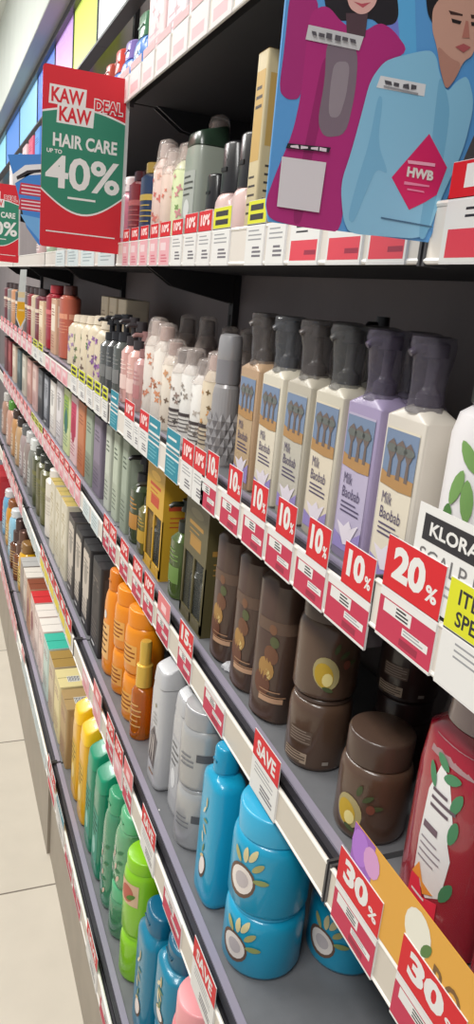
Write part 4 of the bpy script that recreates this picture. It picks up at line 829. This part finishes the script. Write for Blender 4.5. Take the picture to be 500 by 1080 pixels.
# fifth shelf
ticket(4, .645, .572, 'SAVE', 'white', 'red and white SAVE ticket below the bright blue jars', None, .028)
ticket(4, .765, .69, None, 'price', 'red price ticket without a heading below the blue bottle', None)
ticket(4, .885, .815, 'SAVE', 'white', 'red and white SAVE ticket below the silver jars', None, .028)
for y0, y1, h, b, w in ((1.0, .945, 'pinkred', 'price', 'faded red ticket below the silver white bottle'), (1.065, 1.01, 'red', 'pink', 'red ticket below the amber oils'), (1.13, 1.075, 'red', 'price', 'red ticket below the nearer orange stack'), (1.25, 1.18, 'pinkred', 'pink', 'faded pink ticket below the farther orange stack'), (1.36, 1.29, None, 'pink', 'plain pink ticket below the tall orange bottle')):
    ticket(4, y0, y1, h, b, w, 'red tickets on the fifth shelf', .03 if h else 0)
for k in range(6):
    y = 1.54+k*.088; ticket(4, y+.038, y-.038, 'redyel', 'white', 'red and yellow ticket, %s of six below the dark cartons' % ord_[k], 'red and yellow tickets', .03)
for k in range(4):
    y = 2.09+k*.11; ticket(4, y+.045, y-.045, None, 'ice', 'clear pale ticket, %s past the red and yellow ones' % ord_[k], 'clear tickets on the fifth shelf')
for k in range(6):
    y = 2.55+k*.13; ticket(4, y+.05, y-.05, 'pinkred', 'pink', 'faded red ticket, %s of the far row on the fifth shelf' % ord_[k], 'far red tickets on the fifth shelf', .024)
# bottom shelf
ticket(5, .885, .79, None, 'price', 'red price ticket without a heading below the teal blue bottles', None)
ticket(5, 1.0, .915, 'SAVE', 'white', 'red and white SAVE ticket below the lime green jars', None, .026)
for k, (y0, y1) in enumerate(((1.135, 1.06), (1.225, 1.15))): ticket(5, y0, y1, None, 'price', ['red price ticket below the tall clear green bottle', 'red price ticket below the emerald bottles'][k], 'plain red tickets on the bottom shelf')
ticket(5, 1.345, 1.25, 'teal', 'white', 'teal topped ticket below the yellow bottles', None, .02)
ticket(5, 1.468, 1.365, '15', 'redwhite', 'red ticket at the shelf joint of the bottom shelf', None, .03)
for k in range(4):
    y = 1.56+k*.11; ticket(5, y+.05, y-.05, None, 'ice', 'clear greyish ticket, %s past the bottom shelf joint' % ord_[k], 'clear tickets on the bottom shelf')
ticket(5, 2.02, 1.95, 'pinkred', 'ice', 'single red topped ticket below the white topped cartons', None, .028)
for k in range(7):
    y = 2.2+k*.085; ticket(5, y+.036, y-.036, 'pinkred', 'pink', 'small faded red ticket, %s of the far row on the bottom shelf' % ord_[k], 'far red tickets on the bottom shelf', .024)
# eye level shelf
ticket(1, .455, .35, '15', 'redwhite', 'large red 15% ticket beside the big poster', None, .022, 0)
for y0, y1, w in ((.552, .497, 'nearest the shelf joint'), (.622, .562, 'second from the shelf joint'), (.70, .638, 'third from the shelf joint')): ticket(1, y0, y1, None, 'redwhite', 'white and red ticket under the big poster, %s' % w, 'tickets under the poster')
ticket(1, .757, .712, None, 'white', 'plain white ticket under the far corner of the poster', None)
ticket(1, .815, .765, 'yel', 'white', 'yellow topped white ticket beside the poster corner', 'yellow topped tickets on the eye level shelf', .024)
ticket(1, .928, .868, 'yel', 'white', 'yellow topped white ticket below the pale pink bottles', 'yellow topped tickets on the eye level shelf', .024)
for y0, y1, w, b in ((.985, .935, 'below the wide black cap', 'white'), (1.045, .992, 'below the smaller pale pink bottle', 'white'), (1.105, 1.055, 'below the sage bottle', 'white'), (1.168, 1.115, 'below the pale green flowered bottle', 'pink'), (1.225, 1.18, 'below the tall brownish wrapped bottle', 'pink'), (1.29, 1.24, 'below the peach flowered bottles', 'pink'), (1.355, 1.305, 'below the navy tube', 'pink'), (1.415, 1.37, 'beside the red sale sign', 'pink')):
    ticket(1, y0, y1, 'red', b, 'red topped ticket on the eye level shelf '+w, 'red topped tickets on the eye level shelf', .024 if y0 < 1.08 else .02)
for k in range(4):
    y = 1.56+k*.2; ticket(1, y+.08, y-.08, None, 'ice', 'pale ticket on the eye level shelf, %s past the red sale sign' % ord_[k], 'pale tickets on the eye level shelf')
# topmost shelf
for k in range(9):
    y = .96+k*.085; ticket(0, y+.036, y-.036, 'palepink', 'palepink', 'faded pink ticket on the topmost shelf, %s from its near end in view' % ord_[k], 'pink tickets on the topmost shelf', .012)

# ================================================================== SIGNS
GRN = pa(44, 128, 102); SRED = pa(206, 28, 44); SW = pa(226, 224, 222)
def kaw_mesh():
    W, H = .146, .292
    body = MB(); pts = []
    for cx, cz, a0 in ((W-.006, .006, -90), (W-.006, H-.006, 0), (.006, H-.006, 90), (.006, .006, 180)):
        for q in range(5): a = math.radians(a0+q*22.5); pts.append((cx+.006*math.cos(a), cz+.006*math.sin(a)))
    body.prism(pts, 'y', 0, .0016, SRED)
    f = lambda u, v, o: (u*W, -o*.25, (1-v)*H)
    def disc(grow, ma, off):
        P = []
        for q in range(13):                                        # upper edge: shallow dome
            t = q/12; P.append((t, .255-grow*.6-.045*math.sin(pi*t)))
        for q in range(17):                                        # lower edge: deep bowl
            t = 1-q/16; P.append((t, .665+grow*.6+.125*math.sin(pi*t)))
        blob(body, lambda u, v, o: f(min(1, max(0, u)), v, o), P, ma, off, 2)
    disc(.018, SW, .0003); disc(0, GRN, .0006)
    def q(u0, u1, v0, v1, ma, off, sl=0): 
        body.add([f(u0, v1, off), f(u1, v1, off), f(u1+sl, v0, off), f(u0+sl, v0, off)], [(0, 1, 2, 3)], ma)
    q(.07, .50, .10, .203, SW, .0010, .01); q(.165, .60, .195, .300, SW, .0009, .01)
    T = lambda s, u0, u1, v0, v1, ma, off, bold=.04: text(body, lambda u, v, o: f(u, 1-v, o), s, u0, u1, 1-v1, 1-v0, ma, off, bold)
    T('KAW', .10, .48, .113, .192, SRED, .0014, .03); T('KAW', .195, .575, .208, .29, SRED, .0014, .03)
    T('DEAL', .60, .955, .135, .21, SW, .0014, .09); T('DEAL', .61, .945, .141, .204, SRED, .0017, .03)
    T('HAIR CARE', .13, .90, .355, .43, SW, .0010, .03); T('UP TO', .06, .24, .445, .468, SW, .0010, .03)
    T('40%', .05, .95, .475, .66, SW, .0010, .025)
    q(.32, .66, .70, .712, SW, .0010); q(.07, .92, .905, .912, SW, .0008)
    cl = MB(); cl.box(W-.002, W+.004, -.001, .0028, H*.1, H*.9, m((226, 226, 226), .2, alpha=.6))
    return body.mesh('sign_board'), cl.mesh('clip')
kb, kc = kaw_mesh()
s1 = thing('sale_sign', 'large red and green KAW KAW DEAL 40% sign jutting into the aisle', 'sign', (.180, 1.46, 1.331), [('sign_board', kb, None), ('clip', kc, None)], 'red and green sale signs')
s2 = thing('sale_sign', 'smaller looking red and green 40% sign farther along at the frame edge', 'sign', (.136, 2.47, 1.312), [('sign_board', kb, None), ('clip', kc, None)], 'red and green sale signs')
s2.scale = (.74, .74, .74)
# blue tapered hanging sign behind
mb = MB(); mb.prism([(.17, 1.545), (.30, 1.565), (.30, 1.36), (.245, 1.352), (.215, 1.39)], 'y', 2.0, 2.0014, pa(64, 132, 206))
f = face_near(2.0)
blob(mb, f, [(.18, 1.502), (.21, 1.528), (.29, 1.544), (.295, 1.522), (.215, 1.506), (.186, 1.484)], pa(226, 228, 230), .0005, 2)
blob(mb, f, [(.19, 1.500), (.215, 1.517), (.285, 1.532), (.287, 1.527), (.217, 1.511), (.192, 1.493)], INK, .0009, 2)
for z in (1.462, 1.428): rect(mb, f, .196, .292, z, z+.026, pa(196, 46, 70), .0005, 1, 1, .004); lines(mb, f, .202, .286, z+.022, 3, .008, pa(226, 210, 214), .0028, .0009)
blob(mb, f, [(.20, 1.418), (.215, 1.395), (.25, 1.36), (.29, 1.37), (.29, 1.41)], pa(110, 170, 222), .0005, 2)
thing('hanging_sign', 'blue tapered hanging sign with red blocks behind the KAW KAW sign', 'sign', (0, 0, 0), [('hanging_sign', mb.mesh('hanging_sign'), None)])
# pale and golden strip hanging from the eye level shelf
mb = MB(); mb.prism([(.300, 1.298), (.322, 1.300), (.316, 1.17), (.320, 1.12), (.302, 1.085), (.286, 1.125), (.290, 1.18)], 'y', 2.96, 2.9612, pa(214, 222, 222))
f = face_near(2.96)
blob(mb, f, [(.290, 1.185), (.316, 1.185), (.318, 1.13), (.302, 1.095), (.288, 1.13)], pa(232, 176, 36), .0006, 2); rect(mb, f, .294, .314, 1.152, 1.158, pa(240, 220, 150), .001); rect(mb, f, .292, .316, 1.20, 1.22, pa(232, 214, 170), .0006)
thing('hanging_strip', 'pale strip with golden yellow lower end hanging below the eye level shelf', 'sign', (0, 0, 0), [('hanging_strip', mb.mesh('hanging_strip'), None)])
# detox card and orange banner in the nearest bay
mb = MB(); X0 = .3210; f = face_front(X0)
mb.box(X0+.0001, X0+.0009, .262, .432, 1.079, 1.149, pa(226, 224, 220))
rect(mb, f, -.424, -.334, 1.124, 1.143, INK, .0005); text(mb, f, 'KLORANE', -.416, -.342, 1.1285, 1.1385, WHITE, .0009, .03)
text(mb, f, 'SCALP DETOX', -.424, -.300, 1.107, 1.119, m((110, 108, 108), .6), .0006, 0.0); lines(mb, f, -.424, -.36, 1.101, 2, .006, GREY, .0018, .0006)
blob(mb, f, leaf(-.315, 1.098, .026, .014, 1.2), pa(60, 130, 80), .0006, 2)
thing('shelf_card', 'white KLORANE scalp detox card with black band on the rail below the leafy bottle', 'card', (0, 0, 0), [('shelf_card', mb.mesh('shelf_card'), None)])
mb = MB(); f = face_front(X0); z0, z1 = .800, .867
mb.box(X0+.0001, X0+.0007, .16, .448, z0, z1, pa(218, 160, 62))
rect(mb, f, -.448, -.416, z0+.022, z1, pa(150, 92, 176), .0004); blob(mb, f, ell(-.436, z0+.05, .013, .016, 14), pa(170, 112, 200), .0007, 2); blob(mb, f, ell(-.418, z0+.05, .012, .013, 12), pa(206, 150, 196), .0009, 2)
blob(mb, f, ell(-.436, z0+.022, .009, .010, 12), pa(240, 140, 30), .0010, 2); blob(mb, f, leaf(-.444, z0+.012, .024, .015, 1.4), pa(70, 140, 96), .0012, 2)
blob(mb, f, ell(-.352, z0+.045, .016, .018, 16), pa(226, 222, 206), .0006, 2); blob(mb, f, leaf(-.34, z0+.04, .018, .008, 1.0), pa(84, 120, 60), .0010, 2)
text(mb, f, 'RO', -.33, -.298, z0+.018, z0+.04, pa(120, 84, 40), .0006, .02)
thing('shelf_banner', 'orange flowered banner along the rail below the red wrapped bottles', 'banner', (0, 0, 0), [('shelf_banner', mb.mesh('shelf_banner'), None)])
# poster at the near shelf joint: two people on a blue ground (flat printed board)
POSTER = [
    ((120, 132, 214), 1, [(0.2430, 1.4850), (0.2590, 1.4890), (0.2870, 1.4330), (0.2660, 1.4280)]),
    ((96, 176, 228), 1, [(0.2610, 1.4890), (0.2760, 1.4930), (0.2900, 1.4330), (0.2790, 1.4300)]),
    ((36, 32, 38), 2, [(0.2190, 1.4560), (0.2230, 1.4450), (0.2310, 1.4420), (0.2410, 1.4440), (0.2540, 1.4480), (0.2610, 1.4450), (0.2710, 1.4480), (0.2730, 1.4540), (0.2670, 1.4710), (0.2540, 1.4840), (0.2390, 1.4830), (0.2260, 1.4770), (0.2200, 1.4650)]),
    ((168, 44, 118), 2, [(0.1980, 1.4520), (0.1980, 1.4210), (0.1970, 1.3980), (0.2030, 1.3940), (0.2120, 1.3960), (0.2120, 1.4140), (0.2190, 1.4480), (0.2080, 1.4550)]),
    ((178, 44, 122), 3, [(0.2230, 1.4490), (0.2120, 1.4430), (0.2120, 1.4190), (0.2120, 1.3980), (0.2090, 1.3760), (0.2000, 1.3510), (0.1950, 1.3340), (0.1990, 1.3250), (0.2170, 1.3230), (0.2370, 1.3230), (0.2510, 1.3230), (0.2500, 1.3610), (0.2600, 1.3980), (0.2620, 1.4230), (0.2840, 1.4350), (0.2700, 1.4450), (0.2600, 1.4470), (0.2490, 1.4390), (0.2350, 1.4410)]),
    ((152, 36, 104), 4, [(0.2240, 1.4210), (0.2310, 1.4230), (0.2270, 1.3850), (0.2230, 1.3570), (0.2220, 1.3250), (0.2150, 1.3240), (0.2170, 1.3610), (0.2210, 1.3940)]),
    ((126, 110, 122), 4, [(0.2250, 1.4310), (0.2430, 1.4340), (0.2480, 1.4250), (0.2490, 1.4050), (0.2460, 1.3810), (0.2310, 1.3770), (0.2250, 1.3850), (0.2270, 1.4090)]),
    ((150, 138, 146), 5, [(0.2320, 1.4200), (0.2430, 1.4220), (0.2430, 1.4040), (0.2400, 1.3900), (0.2320, 1.3890), (0.2310, 1.4070)]),
    ((84, 62, 70), 4, [(0.2360, 1.4470), (0.2510, 1.4500), (0.2510, 1.4370), (0.2390, 1.4320)]),
    ((226, 176, 168), 5, [(0.2340, 1.4580), (0.2380, 1.4500), (0.2450, 1.4480), (0.2510, 1.4500), (0.2560, 1.4560), (0.2560, 1.4660), (0.2500, 1.4750), (0.2370, 1.4720), (0.2330, 1.4640)]),
    ((190, 84, 96), 6, [(0.2400, 1.4540), (0.2460, 1.4540), (0.2520, 1.4560), (0.2470, 1.4520)]),
    ((60, 40, 40), 6, [(0.2370, 1.4610), (0.2430, 1.4620), (0.2420, 1.4600), (0.2380, 1.4600)]),
    ((60, 40, 40), 6, [(0.2480, 1.4630), (0.2530, 1.4650), (0.2530, 1.4630), (0.2490, 1.4620)]),
    ((206, 204, 206), 6, [(0.2120, 1.4360), (0.2500, 1.4370), (0.2480, 1.4290), (0.2110, 1.4280)]),
    ((30, 28, 32), 4, [(0.2890, 1.4700), (0.2930, 1.4580), (0.2990, 1.4530), (0.3010, 1.4650), (0.3130, 1.4720), (0.3290, 1.4800), (0.3280, 1.4920), (0.3010, 1.4900), (0.2890, 1.4790)]),
    ((206, 158, 140), 5, [(0.2960, 1.4610), (0.2980, 1.4500), (0.3030, 1.4420), (0.3080, 1.4310), (0.3150, 1.4190), (0.3210, 1.4260), (0.3250, 1.4370), (0.3320, 1.4420), (0.3340, 1.4580), (0.3300, 1.4790), (0.3120, 1.4750), (0.3000, 1.4680)]),
    ((186, 134, 118), 6, [(0.3030, 1.4430), (0.3080, 1.4300), (0.3150, 1.4180), (0.3210, 1.4260), (0.3240, 1.4360), (0.3150, 1.4370)]),
    ((70, 44, 40), 6, [(0.3080, 1.4630), (0.3190, 1.4630), (0.3190, 1.4620), (0.3100, 1.4610)]),
    ((70, 44, 40), 6, [(0.3250, 1.4640), (0.3320, 1.4650), (0.3320, 1.4630), (0.3260, 1.4620)]),
    ((40, 32, 32), 6, [(0.3110, 1.4590), (0.3190, 1.4590), (0.3180, 1.4570), (0.3120, 1.4570)]),
    ((40, 32, 32), 6, [(0.3260, 1.4600), (0.3330, 1.4610), (0.3330, 1.4590), (0.3270, 1.4580)]),
    ((184, 118, 104), 6, [(0.3220, 1.4600), (0.3240, 1.4600), (0.3270, 1.4510), (0.3210, 1.4500)]),
    ((176, 88, 90), 6, [(0.3170, 1.4440), (0.3230, 1.4470), (0.3290, 1.4460), (0.3240, 1.4420)]),
    ((140, 196, 226), 4, [(0.2980, 1.4390), (0.2760, 1.4310), (0.2660, 1.4260), (0.2580, 1.4140), (0.2550, 1.3950), (0.2510, 1.3720), (0.2460, 1.3520), (0.2510, 1.3310), (0.2570, 1.3230), (0.2800, 1.3240), (0.3170, 1.3260), (0.3250, 1.3560), (0.3360, 1.3850), (0.3390, 1.4140), (0.3300, 1.4300), (0.3220, 1.4250), (0.3160, 1.4170), (0.3080, 1.4270), (0.3040, 1.4360)]),
    ((118, 178, 212), 5, [(0.3080, 1.4270), (0.3160, 1.4170), (0.3210, 1.4050), (0.3210, 1.3590), (0.3170, 1.3260), (0.3100, 1.3260), (0.3110, 1.3690), (0.3090, 1.4040)]),
    ((122, 182, 216), 5, [(0.2650, 1.4070), (0.2690, 1.4060), (0.2690, 1.3800), (0.2810, 1.3620), (0.2710, 1.3650), (0.2660, 1.3510), (0.2590, 1.3290), (0.2540, 1.3320), (0.2580, 1.3560), (0.2630, 1.3790)]),
    ((224, 224, 226), 6, [(0.2650, 1.4180), (0.2990, 1.4190), (0.2990, 1.4120), (0.2630, 1.4110)]),
    ((214, 34, 100), 6, [(0.3070, 1.3910), (0.3250, 1.3730), (0.3200, 1.3550), (0.3110, 1.3490), (0.3000, 1.3430), (0.2830, 1.3610)]),
    ((222, 216, 220), 6, [(0.2030, 1.3620), (0.2340, 1.3630), (0.2330, 1.3330), (0.2030, 1.3330)]),
    ((40, 34, 44), 6, [(0.2060, 1.3700), (0.2360, 1.3720), (0.2350, 1.3690), (0.2050, 1.3670)]),
]
mb = MB(); mb.prism([(.199, 1.3235), (.320, 1.3245), (.3445, 1.40), (.3445, 1.62), (.199, 1.62), (.196, 1.60), (.196, 1.333)], 'y', .47, .4716, pa(92, 158, 218))
f = face_near(.47)
for i, (c, l, P) in enumerate(POSTER): poly(mb, f, P if len(P) < 5 or c[0] == 214 else soft(P), pa(*c), .0003+.0002*i)   # printed colour fields, each on its own layer
def pq(P, ma, l): mb.add([f(p[0], p[1], (.0068+.0004*(l-7))) for p in P], [tuple(range(len(P)))], ma)
pq([(0.2140, 1.4330), (0.2170, 1.4330), (0.2180, 1.4310), (0.2150, 1.4310)], pa(90, 86, 92), 8)
pq([(0.2190, 1.4330), (0.2230, 1.4330), (0.2230, 1.4310), (0.2190, 1.4310)], pa(90, 86, 92), 8)
pq([(0.2240, 1.4340), (0.2280, 1.4340), (0.2280, 1.4310), (0.2240, 1.4310)], pa(90, 86, 92), 8)
pq([(0.2300, 1.4340), (0.2340, 1.4340), (0.2340, 1.4310), (0.2300, 1.4310)], pa(90, 86, 92), 8)
pq([(0.2350, 1.4340), (0.2390, 1.4340), (0.2390, 1.4320), (0.2350, 1.4320)], pa(90, 86, 92), 8)
pq([(0.2400, 1.4340), (0.2440, 1.4340), (0.2450, 1.4320), (0.2410, 1.4320)], pa(90, 86, 92), 8)
pq([(0.2680, 1.4160), (0.2730, 1.4160), (0.2740, 1.4140), (0.2690, 1.4140)], pa(80, 78, 84), 8)
pq([(0.2750, 1.4160), (0.2790, 1.4160), (0.2790, 1.4140), (0.2750, 1.4140)], pa(80, 78, 84), 8)
pq([(0.2820, 1.4160), (0.2860, 1.4170), (0.2870, 1.4140), (0.2820, 1.4140)], pa(80, 78, 84), 8)
pq([(0.2880, 1.4170), (0.2920, 1.4170), (0.2920, 1.4150), (0.2880, 1.4140)], pa(80, 78, 84), 8)
pq([(0.2680, 1.4130), (0.2940, 1.4130), (0.2940, 1.4120), (0.2680, 1.4120)], pa(150, 150, 154), 8)
pq([(0.2930, 1.3730), (0.3150, 1.3740), (0.3150, 1.3720), (0.2940, 1.3710)], pa(240, 170, 196), 8)
pq([(0.2930, 1.3600), (0.3130, 1.3600), (0.3130, 1.3590), (0.2930, 1.3580)], pa(236, 140, 176), 8)
pq([(0.2960, 1.3560), (0.3090, 1.3560), (0.3100, 1.3550), (0.2960, 1.3550)], pa(236, 140, 176), 8)
pq([(0.2080, 1.3690), (0.2130, 1.3700), (0.2140, 1.3680), (0.2080, 1.3680)], pa(226, 210, 220), 8)
pq([(0.2150, 1.3700), (0.2200, 1.3700), (0.2200, 1.3690), (0.2150, 1.3680)], pa(226, 210, 220), 8)
pq([(0.2220, 1.3700), (0.2270, 1.3710), (0.2270, 1.3690), (0.2220, 1.3690)], pa(226, 210, 220), 8)
pq([(0.2280, 1.3710), (0.2330, 1.3710), (0.2330, 1.3690), (0.2280, 1.3690)], pa(226, 210, 220), 8)
pq([(0.2790, 1.3360), (0.3200, 1.3350), (0.3210, 1.3340), (0.2790, 1.3350)], pa(70, 110, 140), 7)
text(mb, f, 'HWB', 0.2940, 0.3150, 1.3630, 1.3692, WHITE, .0076, .05)
thing('poster_board', 'large pink and blue poster of two models jutting out at the near shelf joint', 'poster', (0, 0, 0), [('poster_board', mb.mesh('poster_board'), None)])


# ------------------------------------------------------------------ lamps, world, camera
def area(name, loc, sx, sy, power, rot=(0, 0, 0), color=(1, 1, 1)):
    L = bpy.data.lights.new(name, 'AREA'); L.shape = 'RECTANGLE'; L.size = sx*K; L.size_y = sy*K; L.energy = power; L.color = color
    o = bpy.data.objects.new(name, L); COL.objects.link(o); o.location = Vector(loc)*K; o.rotation_euler = rot
    return o
for k in range(4):
    area('ceiling_light', (-.75, -.3+k*2.2, 2.72), .35, 1.5, 62, (0, 0, 0), (1, .985, .96))
w = bpy.data.worlds.new('store_air'); SC.world = w; w.use_nodes = True
w.node_tree.nodes['Background'].inputs['Color'].default_value = (.93, .96, 1.0, 1)
w.node_tree.nodes['Background'].inputs['Strength'].default_value = .40
cam = bpy.data.cameras.new('camera'); co = bpy.data.objects.new('camera', cam); COL.objects.link(co); SC.camera = co
cam.sensor_fit = 'VERTICAL'; cam.sensor_height = 36; cam.lens = 36*795.72/1080; cam.clip_start = .01
R = Matrix(((.92849577, .0159568, -.37099997), (-.35958627, .28803894, -.88754227), (.0927001, .95748574, .27318078)))
co.matrix_world = Matrix.Translation((0, 0, CZ*K)) @ R.to_4x4()
vs = SC.view_settings; vs.view_transform = 'Standard'; vs.look = 'None'; vs.exposure = 0; vs.gamma = 1; vs.use_curve_mapping = False
SC.cycles.max_bounces = 8; SC.cycles.transparent_max_bounces = 12
